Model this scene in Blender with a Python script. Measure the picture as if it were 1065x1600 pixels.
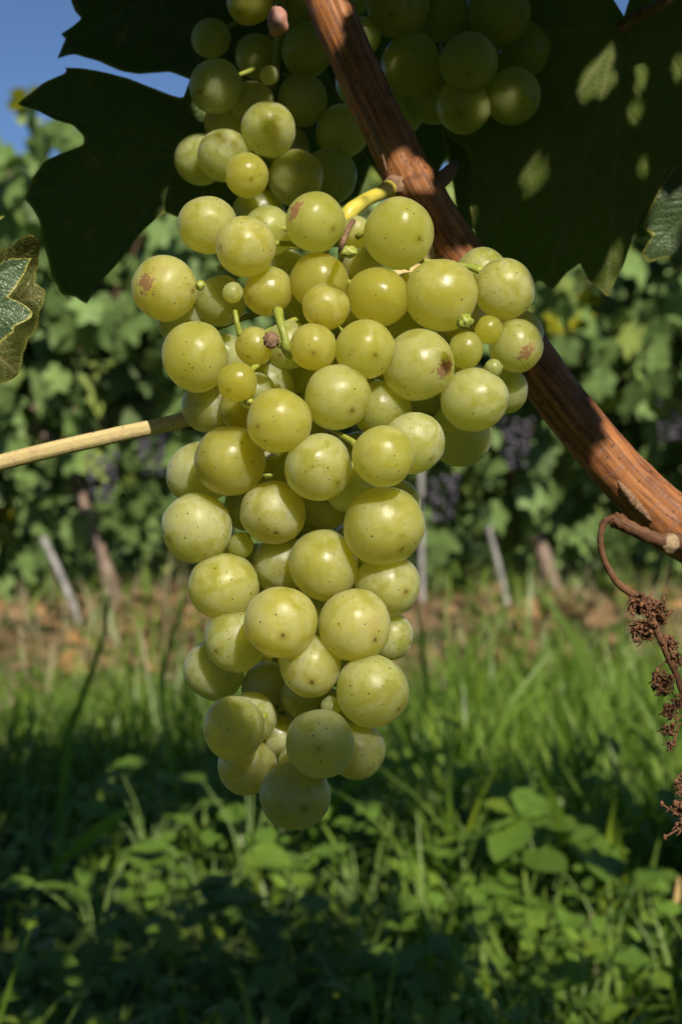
import bpy, bmesh, math, random
import numpy as np
from mathutils import Vector, Matrix, Quaternion, noise as mnoise

for o in list(bpy.data.objects):
    bpy.data.objects.remove(o)
S = bpy.context.scene
COL = S.collection
R = math.radians
rng = random.Random(7)
nr = np.random.default_rng(7)

# ---------------------------------------------------------------- camera
CAM_H = 0.40                      # lens height over the ground
cam_d = bpy.data.cameras.new('camera')
cam = bpy.data.objects.new('camera', cam_d)
COL.objects.link(cam)
cam.location = (0, 0, CAM_H)
cam.rotation_euler = (R(90), 0, 0)
cam_d.sensor_fit = 'VERTICAL'
cam_d.sensor_height = 36.0
cam_d.sensor_width = 24.0
cam_d.lens = 50.0
cam_d.clip_start = 0.01
cam_d.clip_end = 2000
cam_d.dof.use_dof = True
cam_d.dof.focus_distance = 0.338
cam_d.dof.aperture_fstop = 20.0
S.camera = cam
FPX = 1600 * 50.0 / 36.0
CX, CY = 532.5, 800.0
D0 = 0.35

def P(px, py, d):
    return Vector(((px - CX) / FPX * d, d, CAM_H - (py - CY) / FPX * d))

# ---------------------------------------------------------------- sky, sun, exposure
SUN_EL, SUN_AZ = R(36), R(18)     # azimuth: to the right of straight behind the lens
SUN = Vector((math.sin(SUN_AZ) * math.cos(SUN_EL), -math.cos(SUN_AZ) * math.cos(SUN_EL), math.sin(SUN_EL)))
W = bpy.data.worlds.new('World')
S.world = W
W.use_nodes = True
wn = W.node_tree
wn.nodes.clear()
sky = wn.nodes.new('ShaderNodeTexSky')
sky.sky_type = 'NISHITA'
sky.sun_disc = False
sky.sun_elevation = SUN_EL
sky.sun_rotation = math.atan2(SUN.x, SUN.y)
sky.altitude = 300
sky.air_density = 0.75
sky.dust_density = 0.0
sky.ozone_density = 5.5
bgn = wn.nodes.new('ShaderNodeBackground')
bgn.inputs['Strength'].default_value = 0.082
wo = wn.nodes.new('ShaderNodeOutputWorld')
wn.links.new(sky.outputs[0], bgn.inputs['Color'])
wn.links.new(bgn.outputs[0], wo.inputs['Surface'])
sl = bpy.data.lights.new('sun', 'SUN')
sl.energy = 5.0
sl.angle = R(0.53)
sl.color = (1.0, 0.92, 0.78)
so = bpy.data.objects.new('sun', sl)
COL.objects.link(so)
so.rotation_euler = SUN.to_track_quat('Z', 'Y').to_euler()
so.location = (2, -4, 6)
S.view_settings.view_transform = 'Standard'
S.view_settings.look = 'None'
S.view_settings.gamma = 1.0
S.view_settings.exposure = 0.27
S.render.engine = 'CYCLES'
S.cycles.use_denoising = True
S.cycles.use_adaptive_sampling = True
S.cycles.adaptive_threshold = 0.03
try:
    S.cycles.denoiser = 'OPENIMAGEDENOISE'
except Exception:
    pass
S.cycles.max_bounces = 6
S.cycles.diffuse_bounces = 5
S.cycles.glossy_bounces = 2
S.cycles.transmission_bounces = 4
S.cycles.transparent_max_bounces = 8
S.cycles.sample_clamp_indirect = 6.0
S.cycles.caustics_reflective = False
S.cycles.caustics_refractive = False

# ---------------------------------------------------------------- node helper
class NT:
    def __init__(s, name):
        s.m = bpy.data.materials.new(name)
        s.m.use_nodes = True
        s.t = s.m.node_tree
        s.t.nodes.clear()
        s.out = s.t.nodes.new('ShaderNodeOutputMaterial')
    def set(s, sock, v):
        if isinstance(v, bpy.types.NodeSocket):
            s.t.links.new(v, sock)
        elif isinstance(v, (tuple, list)) and len(v) == 3 and sock.type == 'RGBA':
            sock.default_value = (*v, 1)
        else:
            sock.default_value = v
    def n(s, typ, props=None, **inp):
        nd = s.t.nodes.new('ShaderNode' + typ)
        for k, v in (props or {}).items():
            setattr(nd, k, v)
        for k, v in inp.items():
            k2 = int(k[1:]) if k[0] == 'i' and k[1:].isdigit() else k.replace('_', ' ')
            s.set(nd.inputs[k2], v)
        return nd
    def math(s, op, a, b=0.0, c=None, clamp=False):
        nd = s.n('Math', {'operation': op, 'use_clamp': clamp}, i0=a, i1=b)
        if c is not None:
            s.set(nd.inputs[2], c)
        return nd.outputs[0]
    def vmath(s, op, a, b=(0, 0, 0)):
        nd = s.n('VectorMath', {'operation': op}, i0=a, i1=b)
        return nd.outputs['Value'] if op in ('DOT_PRODUCT', 'LENGTH', 'DISTANCE') else nd.outputs[0]
    def scale(s, v, f):
        nd = s.n('VectorMath', {'operation': 'SCALE'}, i0=v)
        s.set(nd.inputs['Scale'], f)
        return nd.outputs[0]
    def noise(s, vec, scale, detail=2.0, rough=0.5, dist=0.0):
        nd = s.n('TexNoise', Vector=vec, Scale=scale, Detail=detail, Roughness=rough, Distortion=dist)
        return nd.outputs[0]
    def ramp(s, v, a, b, lo=0.0, hi=1.0):
        nd = s.n('MapRange', {'interpolation_type': 'SMOOTHSTEP'}, i0=v, i1=a, i2=b, i3=lo, i4=hi)
        return nd.outputs[0]
    def mix(s, f, a, b):
        nd = s.n('Mix', {'data_type': 'RGBA', 'clamp_factor': True})
        s.set(nd.inputs[0], f)
        s.set(nd.inputs[6], a)
        s.set(nd.inputs[7], b)
        return nd.outputs[2]
    def bump(s, h, strength, dist):
        return s.n('Bump', Height=h, Strength=strength, Distance=dist).outputs[0]
    def done(s, shader):
        s.t.links.new(shader, s.out.inputs['Surface'])
        return s.m

# ---------------------------------------------------------------- materials
def mat_grape(name, greenish=0.0):
    t = NT(name)
    tc = t.n('TexCoord').outputs['Object']
    oi = t.n('ObjectInfo')
    sep = t.n('SeparateColor', Color=oi.outputs['Color'])
    ripe, bloomy, scar = sep.outputs[0], sep.outputs[1], sep.outputs[2]
    rnd = oi.outputs['Random']
    off = t.n('CombineXYZ', X=t.math('MULTIPLY', rnd, 41.0), Y=t.math('MULTIPLY', rnd, 17.3), Z=t.math('MULTIPLY', rnd, 73.1)).outputs[0]
    p = t.vmath('ADD', tc, off)
    flesh = t.mix(ripe, (0.57, 0.62, 0.12), (0.86, 0.70, 0.055))
    hue = t.ramp(t.noise(p, 1.7, 3, 0.55, 0.5), 0.35, 0.7)
    flesh = t.mix(t.math('MULTIPLY', hue, 0.55), flesh, (0.52, 0.53, 0.04))
    vm = t.n('Mapping', Vector=p)
    vm.inputs['Scale'].default_value = (4.5, 4.5, 0.5)
    lines = t.ramp(t.noise(vm.outputs[0], 1.6, 3, 0.5, 0.4), 0.48, 0.66, 0, 0.30)
    flesh = t.mix(lines, flesh, (0.72, 0.70, 0.22))
    # pale wax bloom, rubbed off in patches and smears
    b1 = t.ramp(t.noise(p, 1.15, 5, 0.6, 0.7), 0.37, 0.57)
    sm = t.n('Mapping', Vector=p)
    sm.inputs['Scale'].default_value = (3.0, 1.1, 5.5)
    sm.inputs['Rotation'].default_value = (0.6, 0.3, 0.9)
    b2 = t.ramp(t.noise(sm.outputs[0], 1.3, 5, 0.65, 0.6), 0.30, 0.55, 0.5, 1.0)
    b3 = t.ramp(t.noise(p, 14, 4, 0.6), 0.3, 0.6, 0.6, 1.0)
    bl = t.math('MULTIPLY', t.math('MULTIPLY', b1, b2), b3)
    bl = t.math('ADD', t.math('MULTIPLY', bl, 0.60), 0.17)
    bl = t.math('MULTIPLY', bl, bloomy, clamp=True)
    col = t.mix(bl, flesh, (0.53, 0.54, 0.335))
    # blush patches
    blush = t.ramp(t.noise(p, 1.1, 2, 0.5), 0.62, 0.78, 0, 0.4)
    col = t.mix(blush, col, (0.50, 0.33, 0.10))
    # pale dust grains
    v2 = t.n('TexVoronoi', {'feature': 'F1'}, Vector=p, Scale=17.0)
    c2 = t.n('SeparateColor', Color=v2.outputs['Color'])
    patch = t.ramp(t.noise(p, 2.3, 3, 0.6), 0.38, 0.54)
    dust = t.math('MULTIPLY', t.math('MULTIPLY', t.math('LESS_THAN', v2.outputs['Distance'], 0.22), t.math('GREATER_THAN', c2.outputs[0], 0.52)), patch)
    col = t.mix(t.math('MULTIPLY', dust, 0.7), col, (0.74, 0.72, 0.52))
    # lenticels
    v1 = t.n('TexVoronoi', {'feature': 'F1'}, Vector=p, Scale=5.0)
    c1 = t.n('SeparateColor', Color=v1.outputs['Color'])
    rad = t.math('MULTIPLY_ADD', c1.outputs[1], 0.085, 0.06)
    dot = t.math('MULTIPLY', t.math('LESS_THAN', v1.outputs['Distance'], rad), t.math('GREATER_THAN', c1.outputs[0], 0.30))
    dot = t.math('MULTIPLY', dot, t.math('GREATER_THAN', t.noise(t.vmath('ADD', p, (3, 8, 5)), 1.4, 2), 0.42))
    col = t.mix(t.math('MULTIPLY', dot, 0.95), col, (0.035, 0.02, 0.008))
    # small brown freckles in clusters
    v3 = t.n('TexVoronoi', {'feature': 'F1'}, Vector=p, Scale=11.0)
    fre = t.math('MULTIPLY', t.math('LESS_THAN', v3.outputs['Distance'], 0.17), t.ramp(t.noise(t.vmath('ADD', p, (9, 4, 2)), 1.9, 2), 0.66, 0.72))
    col = t.mix(t.math('MULTIPLY', fre, 0.35), col, (0.22, 0.15, 0.03))
    # blossom-end scar at -Z
    ap = t.vmath('DISTANCE', tc, (0, 0, -0.98))
    ap = t.math('ADD', ap, t.math('MULTIPLY', t.math('SUBTRACT', t.noise(p, 9, 2), 0.5), 0.08))
    col = t.mix(t.ramp(ap, 0.08, 0.26, 0.5, 0.0), col, (0.36, 0.30, 0.03))
    col = t.mix(t.ramp(ap, 0.05, 0.085, 0.9, 0.0), col, (0.17, 0.075, 0.02))
    # russet scar at +X on the berries that have one
    sd = t.vmath('DISTANCE', t.vmath('MULTIPLY', tc, (1, 0.85, 1.3)), (0.95, 0, 0))
    sd = t.math('ADD', sd, t.math('MULTIPLY', t.math('SUBTRACT', t.noise(p, 5.5, 6, 0.8), 0.5), 1.5))
    sc = t.math('MULTIPLY', t.ramp(sd, 0.24, 0.36, 1.0, 0.0), scar)
    grain = t.noise(p, 30, 4, 0.7)
    col = t.mix(sc, col, t.mix(t.ramp(grain, 0.35, 0.65), (0.12, 0.055, 0.018), (0.36, 0.21, 0.09)))
    rough = t.math('ADD', t.math('MULTIPLY', bl, 0.28), 0.23)
    rough = t.math('ADD', rough, t.math('MULTIPLY', t.noise(p, 25, 3), 0.1))
    rough = t.math('ADD', rough, t.math('MULTIPLY', sc, 0.3))
    h = t.math('ADD', t.math('MULTIPLY', t.noise(p, 7, 4, 0.6), 0.5), t.math('MULTIPLY', dust, 0.35))
    h = t.math('ADD', h, t.math('MULTIPLY', sc, t.math('MULTIPLY', grain, 1.2)))
    h = t.math('SUBTRACT', h, t.math('MULTIPLY', dot, 0.3))
    nrm = t.bump(h, 0.22, 0.0006)
    pr = t.n('BsdfPrincipled', {'subsurface_method': 'RANDOM_WALK'}, Base_Color=col, Roughness=rough, Normal=nrm)
    t.set(pr.inputs['Subsurface Weight'], t.math('SUBTRACT', 1.0, t.math('MULTIPLY', bl, 0.45)))
    pr.inputs['Subsurface Radius'].default_value = (1.0, 0.9, 0.25)
    pr.inputs['Subsurface Scale'].default_value = 0.020
    t.set(pr.inputs['Sheen Weight'], t.math('MULTIPLY', bl, 0.30))
    pr.inputs['Sheen Roughness'].default_value = 0.35
    pr.inputs['Sheen Tint'].default_value = (0.85, 0.9, 0.75, 1)
    pr.inputs['Specular IOR Level'].default_value = 0.45
    pr.inputs['IOR'].default_value = 1.4
    # light that enters the thin-skinned berry, scatters about inside and leaves all over
    tw = t.math('SUBTRACT', 0.68, t.math('MULTIPLY', bl, 0.44), clamp=True)
    tw = t.math('MULTIPLY', tw, t.math('SUBTRACT', 1.0, t.math('MAXIMUM', dot, sc), clamp=True))
    tcol = t.mix(ripe, (0.90, 0.96, 0.36), (1.0, 0.91, 0.24))
    tr = t.n('BsdfTranslucent', Color=tcol, Normal=nrm)
    # the skin keeps its gloss over both
    gl = t.n('BsdfGlossy', Color=(1, 1, 1), Roughness=rough, Normal=nrm)
    fr = t.n('Fresnel', IOR=1.36, Normal=nrm).outputs[0]
    trg = t.n('MixShader', i0=fr, i1=tr.outputs[0], i2=gl.outputs[0])
    mx = t.n('MixShader', i0=tw, i1=pr.outputs[0], i2=trg.outputs[0])
    return t.done(mx.outputs[0])


def mat_leaf(name, top, under, trans, tw=0.32, rough=0.42, vein=None, cell=260.0, bstr=0.35, bdist=0.0006, edge=None, var=0.35, spots=None, coord='Object', spec=0.3):
    t = NT(name)
    tc = t.n('TexCoord').outputs[coord]
    oi = t.n('ObjectInfo').outputs['Random']
    geo = t.n('NewGeometry')
    isl = geo.outputs['Random Per Island']
    rv = t.math('FRACT', t.math('ADD', t.math('MULTIPLY', oi, 7.31), isl))
    hi = tuple(min(1, c * (1 + var)) for c in top)
    lo = tuple(c * (1 - var) for c in top)
    col = t.mix(rv, lo, hi)
    col = t.mix(t.ramp(rv, 0.8, 1.0, 0, 0.5), col, (top[0] * 2.3, top[1] * 1.5, top[2] * 0.7))
    n1 = t.noise(tc, cell * 0.12, 4, 0.6)
    col = t.mix(t.ramp(n1, 0.35, 0.7, 0, 0.5), col, tuple(c * 0.6 for c in top))
    und = t.mix(rv, tuple(c * 0.85 for c in under), tuple(min(1, c * 1.15) for c in under))
    col = t.mix(geo.outputs['Backfacing'], col, und)
    vo = t.n('TexVoronoi', {'feature': 'DISTANCE_TO_EDGE'}, Vector=tc, Scale=cell)
    h = t.ramp(vo.outputs['Distance'], 0.0, 0.35)
    tcol = trans
    if vein is not None:
        va = t.n('Attribute', {'attribute_name': 'vein'}).outputs['Fac']
        col = t.mix(t.math('MULTIPLY', va, 0.75), col, vein)
        h = t.math('SUBTRACT', h, t.math('MULTIPLY', va, 0.6))
        tcol = t.mix(t.math('MULTIPLY', va, 0.7), trans, tuple(c * 0.35 for c in trans))
    if edge is not None:
        ea = t.n('Attribute', {'attribute_name': 'edge'}).outputs['Fac']
        col = t.mix(ea, col, edge)
    if spots is not None:
        sp = t.ramp(t.noise(tc, cell * 0.22, 3, 0.6, 0.5), 0.66, 0.72, 0, 0.85)
        col = t.mix(sp, col, spots)
    h = t.math('ADD', h, t.math('MULTIPLY', n1, 1.5))
    nrm = t.bump(h, bstr, bdist)
    rg = t.math('ADD', t.math('MULTIPLY', n1, 0.2), rough - 0.1)
    pr = t.n('BsdfPrincipled', Base_Color=col, Roughness=rg, Normal=nrm)
    pr.inputs['Specular IOR Level'].default_value = spec
    tr = t.n('BsdfTranslucent', Color=tcol, Normal=nrm)
    mx = t.n('MixShader', i0=tw, i1=pr.outputs[0], i2=tr.outputs[0])
    return t.done(mx.outputs[0])

def mat_cane(name, c1, c2, c3, dark, us=1.0, spec=0.35):
    t = NT(name)
    uv = t.n('UVMap').outputs[0]
    m1 = t.n('Mapping', Vector=uv)
    m1.inputs['Scale'].default_value = (2.2 * us, 15, 1)
    fib = t.noise(m1.outputs[0], 2.0, 6, 0.65, 0.4)
    m2 = t.n('Mapping', Vector=uv)
    m2.inputs['Scale'].default_value = (60 * us, 3.5, 1)
    pat = t.noise(m2.outputs[0], 1.2, 5, 0.6, 1.0)
    tc = t.n('TexCoord').outputs['Object']
    blot = t.noise(tc, 130 * us, 5, 0.65, 0.6)
    col = t.mix(t.ramp(fib, 0.36, 0.62), c1, c2)
    col = t.mix(t.ramp(pat, 0.52, 0.7, 0, 0.8), col, c3)
    col = t.mix(t.ramp(blot, 0.48, 0.72, 0, 0.75), col, dark)
    vo = t.n('TexVoronoi', Vector=tc, Scale=620.0 * us)
    sp = t.math('MULTIPLY', t.math('LESS_THAN', vo.outputs['Distance'], 0.26), t.ramp(t.noise(tc, 210 * us, 3), 0.54, 0.62))
    col = t.mix(t.math('MULTIPLY', sp, 0.7), col, tuple(c * 0.4 for c in dark))
    h = t.math('ADD', t.math('MULTIPLY', fib, 0.55), t.math('MULTIPLY', blot, 0.5))
    nrm = t.bump(h, 0.6, 0.0009 / us)
    pr = t.n('BsdfPrincipled', Base_Color=col, Roughness=t.ramp(blot, 0.3, 0.7, 0.42, 0.68), Normal=nrm)
    pr.inputs['Specular IOR Level'].default_value = spec
    return t.done(pr.outputs[0])

def mat_plain(name, c1, c2, sc=200.0, rough=0.6, bdist=0.0004, sss=0.0, bstr=0.4):
    t = NT(name)
    tc = t.n('TexCoord').outputs['Object']
    n1 = t.noise(tc, sc, 5, 0.6, 0.4)
    isl = t.n('NewGeometry').outputs['Random Per Island']
    f = t.math('ADD', t.ramp(n1, 0.3, 0.7, 0, 0.7), t.math('MULTIPLY', isl, 0.3))
    col = t.mix(f, c1, c2)
    nrm = t.bump(n1, bstr, bdist)
    pr = t.n('BsdfPrincipled', Base_Color=col, Roughness=rough, Normal=nrm)
    if sss:
        pr.inputs['Subsurface Weight'].default_value = sss
        pr.inputs['Subsurface Radius'].default_value = (1, 0.9, 0.3)
        pr.inputs['Subsurface Scale'].default_value = 0.002
    return t.done(pr.outputs[0])

def mat_ground():
    t = NT('soil_and_moss')
    tc = t.n('TexCoord').outputs['Object']
    sx = t.n('SeparateXYZ', Vector=tc)
    n1 = t.noise(tc, 3.0, 6, 0.62)
    n2 = t.noise(tc, 26.0, 6, 0.7)
    soil = t.mix(t.ramp(n2, 0.35, 0.68), (0.09, 0.05, 0.025), (0.30, 0.19, 0.095))
    soil = t.mix(t.ramp(t.noise(tc, 9, 3), 0.5, 0.68, 0, 0.7), soil, (0.30, 0.18, 0.09))
    green = t.mix(t.ramp(n2, 0.35, 0.65), (0.022, 0.04, 0.010), (0.07, 0.10, 0.025))
    # the strip below the vine row is bare, the lane between the rows is green
    yy = t.math('ADD', sx.outputs[1], t.math('MULTIPLY', t.math('SUBTRACT', n1, 0.5), 1.2))
    bare = t.math('MULTIPLY', t.ramp(yy, 2.9, 3.5), t.ramp(yy, 5.0, 5.6, 1, 0))
    bare = t.math('MULTIPLY', bare, t.ramp(t.noise(tc, 2.6, 3, 0.6), 0.40, 0.56))
    soil = t.mix(t.ramp(t.noise(tc, 5.5, 4, 0.6), 0.42, 0.62), soil, (0.15, 0.12, 0.045))
    col = t.mix(bare, green, soil)
    nrm = t.bump(n2, 0.8, 0.02)
    pr = t.n('BsdfPrincipled', Base_Color=col, Roughness=0.95, Normal=nrm)
    pr.inputs['Specular IOR Level'].default_value = 0.1
    return t.done(pr.outputs[0])

M = {}
M['grape'] = mat_grape('grape_skin')
M['leaf'] = mat_leaf('vine_leaf', (0.062, 0.092, 0.022), (0.09, 0.12, 0.04), (0.14, 0.22, 0.015), 0.2, spec=.2, rough=.55, vein=(0.13, 0.17, 0.06), edge=(0.30, 0.30, 0.05), spots=(0.20, 0.15, 0.06), bstr=0.6)
M['leaf_under'] = mat_leaf('vine_leaf_underside', (0.112, 0.155, 0.030), (0.09, 0.12, 0.04), (0.18, 0.26, 0.02), 0.2, spec=.1, rough=.65, vein=(0.20, 0.22, 0.08), edge=(0.2, 0.2, 0.05), bstr=0.22, bdist=.0005, cell=620, var=.1)
M['leaf_pale'] = mat_leaf('vine_leaf_pale', (0.075, 0.125, 0.055), (0.14, 0.17, 0.07), (0.16, 0.22, 0.03), 0.15, rough=0.42, spec=.5, vein=(0.10, 0.15, 0.07), edge=(0.42, 0.40, 0.08), spots=(0.24, 0.17, 0.12), bstr=0.35, cell=950, var=0.1)
M['leaf_olive'] = mat_leaf('vine_leaf_olive', (0.058, 0.070, 0.012), (0.06, 0.07, 0.015), (0.20, 0.20, 0.02), 0.2, vein=(0.20, 0.18, 0.06), edge=(0.16, 0.16, 0.03), spots=(0.07, 0.065, 0.02), bstr=0.35, cell=950, var=0.1)
M['leaf_far'] = mat_leaf('vine_leaf_distant', (0.150, 0.230, 0.068), (0.17, 0.25, 0.12), (0.20, 0.36, 0.03), 0.13, rough=0.45, spec=0.25, cell=14.0, bstr=0.2, bdist=0.01, var=0.45)
M['leaf_yellow'] = mat_leaf('vine_leaf_yellowing', (0.38, 0.36, 0.02), (0.34, 0.32, 0.05), (0.45, 0.42, 0.02), 0.35, cell=14.0, bstr=0.2, bdist=0.01, var=0.15)
M['grass'] = mat_leaf('grass_blade', (0.155, 0.255, 0.030), (0.15, 0.23, 0.035), (0.19, 0.42, 0.02), 0.32, rough=0.4, cell=90.0, bstr=0.1, bdist=0.001, var=0.45)
M['straw'] = mat_leaf('dry_grass_blade', (0.40, 0.35, 0.19), (0.38, 0.33, 0.18), (0.3, 0.25, 0.1), 0.2, rough=0.6, cell=90.0, bstr=0.1, bdist=0.001)
M['weed'] = mat_leaf('weed_leaf', (0.120, 0.215, 0.028), (0.13, 0.20, 0.045), (0.20, 0.36, 0.02), 0.3, rough=0.4, cell=60.0, bstr=0.3, bdist=0.002, var=0.35)
M['litter'] = mat_leaf('fallen_leaf', (0.25, 0.155, 0.075), (0.28, 0.19, 0.10), (0.25, 0.14, 0.04), 0.12, rough=0.7, cell=40.0, bstr=0.4, bdist=0.004, var=0.5)
M['cane'] = mat_cane('ripened_cane_bark', (0.15, 0.050, 0.016), (0.42, 0.165, 0.050), (0.25, 0.14, 0.10), (0.062, 0.022, 0.016))
M['petiole'] = mat_cane('petiole_skin', (0.58, 0.47, 0.18), (0.66, 0.53, 0.26), (0.56, 0.33, 0.22), (0.52, 0.36, 0.18), 1.0)
M['petiole_brown'] = mat_cane('petiole_brown_skin', (0.16, 0.10, 0.04), (0.22, 0.15, 0.05), (0.20, 0.09, 0.05), (0.10, 0.05, 0.03), 1.0)
M['dry'] = mat_cane('dried_stem', (0.10, 0.045, 0.020), (0.20, 0.095, 0.045), (0.16, 0.10, 0.07), (0.05, 0.022, 0.014), 1.6, 0.2)
M['drybit'] = mat_plain('dried_flower', (0.045, 0.018, 0.010), (0.26, 0.115, 0.045), 900, 0.75, 0.0005)
M['cut'] = mat_plain('pale_cut_wood', (0.16, 0.10, 0.05), (0.40, 0.29, 0.17), 900, 0.85, 0.0006)
M['rachis'] = mat_plain('green_stem', (0.19, 0.24, 0.030), (0.36, 0.38, 0.06), 260, 0.45, 0.0003, 0.3)
M['peduncle'] = mat_plain('yellow_stem', (0.52, 0.44, 0.05), (0.62, 0.54, 0.09), 160, 0.42, 0.0003, 0.4)
M['corky'] = mat_plain('corky_stub', (0.10, 0.05, 0.025), (0.30, 0.18, 0.10), 900, 0.8, 0.0005)
M['pink'] = mat_plain('shrivelled_pink', (0.34, 0.15, 0.12), (0.50, 0.26, 0.20), 300, 0.5, 0.0006, 0.3)
M['weed_stem'] = mat_plain('weed_stem', (0.10, 0.17, 0.035), (0.17, 0.24, 0.06), 200, 0.5)
M['bark'] = mat_cane('old_vine_bark', (0.17, 0.11, 0.08), (0.36, 0.26, 0.20), (0.42, 0.36, 0.32), (0.08, 0.05, 0.035), 0.12, 0.15)
M['stake'] = mat_plain('weathered_stake', (0.12, 0.11, 0.10), (0.42, 0.40, 0.37), 30, 0.8, 0.004)
M['blue_grape'] = mat_plain('dark_grape', (0.030, 0.025, 0.036), (0.095, 0.085, 0.11), 40, 0.5, 0.001)
M['ground'] = mat_ground()
M['bract'] = mat_plain('twig', (0.10, 0.05, 0.03), (0.2, 0.11, 0.06), 400, 0.7)

# ---------------------------------------------------------------- object helpers
def link(o, parent=None):
    COL.objects.link(o)
    if parent is not None:
        o.parent = parent
    return o

def tag(o, label=None, cat=None, group=None, kind=None):
    if label: o['label'] = label
    if cat: o['category'] = cat
    if group: o['group'] = group
    if kind: o['kind'] = kind
    return o

def empty(name, loc, label=None, cat=None, group=None):
    o = bpy.data.objects.new(name, None)
    o.empty_display_size = 0.01
    o.location = loc
    COL.objects.link(o)
    return tag(o, label, cat, group)

def mesh_np(name, V, F, mat, smooth=True, attrs=None, uv=None):
    me = bpy.data.meshes.new(name)
    me.from_pydata([tuple(v) for v in V], [], [tuple(f) for f in F])
    if smooth:
        me.polygons.foreach_set('use_smooth', [True] * len(me.polygons))
    for k, a in (attrs or {}).items():
        at = me.attributes.new(k, 'FLOAT', 'POINT')
        at.data.foreach_set('value', np.asarray(a, dtype=np.float32))
    if uv is not None:
        ul = me.uv_layers.new(name='UVMap')
        li = np.empty(len(me.loops), dtype=np.int32)
        me.loops.foreach_get('vertex_index', li)
        ul.data.foreach_set('uv', np.asarray(uv, dtype=np.float32)[li].ravel())
    me.materials.append(mat)
    return me

def part(name, me, parent, world_mesh=True):
    """a mesh given in world coordinates, hung under an Empty that is only moved"""
    o = bpy.data.objects.new(name, me)
    link(o, parent)
    if world_mesh and parent is not None:
        o.location = -parent.location
    return o

def spline(pts, n):
    """Catmull-Rom through rows of pts (k x m) -> n samples"""
    A = np.asarray(pts, dtype=float)
    A = np.vstack([2 * A[0] - A[1], A, 2 * A[-1] - A[-2]])
    k = len(A) - 3
    out = []
    for u in np.linspace(0, k - 1e-6, n):
        i = int(u); f = u - i
        p0, p1, p2, p3 = A[i], A[i + 1], A[i + 2], A[i + 3]
        out.append(0.5 * (2 * p1 + (p2 - p0) * f + (2 * p0 - 5 * p1 + 4 * p2 - p3) * f * f + (3 * p1 - p0 - 3 * p2 + p3) * f ** 3))
    return np.array(out)

def tube(path, n=40, seg=14, rough=0.0, nscale=200.0, flat=1.0, seed=0.0, cap=True):
    """path rows: x y z r. Returns V, F, UV"""
    Q = spline(path, n)
    pts, rad = Q[:, :3], np.maximum(Q[:, 3], 1e-5)
    tan = np.gradient(pts, axis=0)
    tan /= np.linalg.norm(tan, axis=1)[:, None] + 1e-12
    ref = np.array((0.0, -1.0, 0.0)) if abs(tan[0][1]) < 0.9 else np.array((1.0, 0, 0))
    V, UV = [], []
    u = ref - tan[0] * ref.dot(tan[0]); u /= np.linalg.norm(u)
    L = 0.0
    for i in range(n):
        if i: L += np.linalg.norm(pts[i] - pts[i - 1])
        u = u - tan[i] * u.dot(tan[i]); u /= np.linalg.norm(u) + 1e-12
        w = np.cross(tan[i], u)
        for j in range(seg):
            a = 2 * math.pi * j / seg
            d = u * math.cos(a) + w * math.sin(a) * flat
            r = rad[i]
            if rough:
                q = pts[i] + d * r
                r *= 1 + rough * mnoise.noise(Vector(q * nscale) + Vector((seed, 0, 0)))
            V.append(pts[i] + d * r)
            UV.append((L * 10, j / seg))
    F = []
    for i in range(n - 1):
        for j in range(seg):
            k = (j + 1) % seg
            F.append((i * seg + j, i * seg + k, (i + 1) * seg + k, (i + 1) * seg + j))
    if cap:
        F.append(tuple(range(seg - 1, -1, -1)))
        F.append(tuple(range((n - 1) * seg, n * seg)))
    return np.array(V), F, UV

class MB:
    def __init__(s): s.V, s.F, s.U = [], [], []
    def add(s, V, F, U=None):
        b = len(s.V)
        s.V.extend([tuple(v) for v in V])
        s.F.extend([tuple(i + b for i in f) for f in F])
        s.U.extend(U if U is not None else [(0, 0)] * len(V))
    def mesh(s, name, mat, smooth=True): return mesh_np(name, s.V, s.F, mat, smooth, uv=s.U)

def pxpath(rows):
    """rows: px, py, depth, radius in px"""
    return [(*P(x, y, d), r * d / FPX) for x, y, d, r in rows]

def icos(sub):
    bm = bmesh.new()
    bmesh.ops.create_icosphere(bm, subdivisions=sub, radius=1.0)
    V = np.array([v.co[:] for v in bm.verts]); F = [[v.index for v in f.verts] for f in bm.faces]
    bm.free()
    return V, F

# ================================================================ GROUND
def gz(x, y):
    z = 0.02 * mnoise.noise(Vector((x * 2.2, y * 2.2, 0))) + 0.012 * mnoise.noise(Vector((x * 7, y * 7, 3)))
    if 3.3 < y < 5.3: z += (0.15 + .05 * mnoise.noise(Vector((x * 1.5, 0, 5)))) * math.sin((y - 3.3) / 2.0 * math.pi) ** 2
    if y > 30: z = -0.2
    return z - 0.02
def make_ground():
    ys = np.concatenate([np.linspace(-3, 0.4, 8), np.linspace(0.5, 6, 70), np.geomspace(6.4, 900, 24)])
    xs = np.concatenate([-np.geomspace(600, 2.4, 20), np.linspace(-2.2, 2.2, 56), np.geomspace(2.4, 600, 20)])
    V = []
    for y in ys:
        for x in xs:
            V.append((x, y, gz(x, y)))
    nx = len(xs)
    F = [(j * nx + i, j * nx + i + 1, (j + 1) * nx + i + 1, (j + 1) * nx + i) for j in range(len(ys) - 1) for i in range(nx - 1)]
    o = bpy.data.objects.new('ground', mesh_np('ground', V, F, M['ground']))
    link(o)
    tag(o, 'brown soil and thin moss between the vine rows', 'ground', kind='structure')
make_ground()

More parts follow.
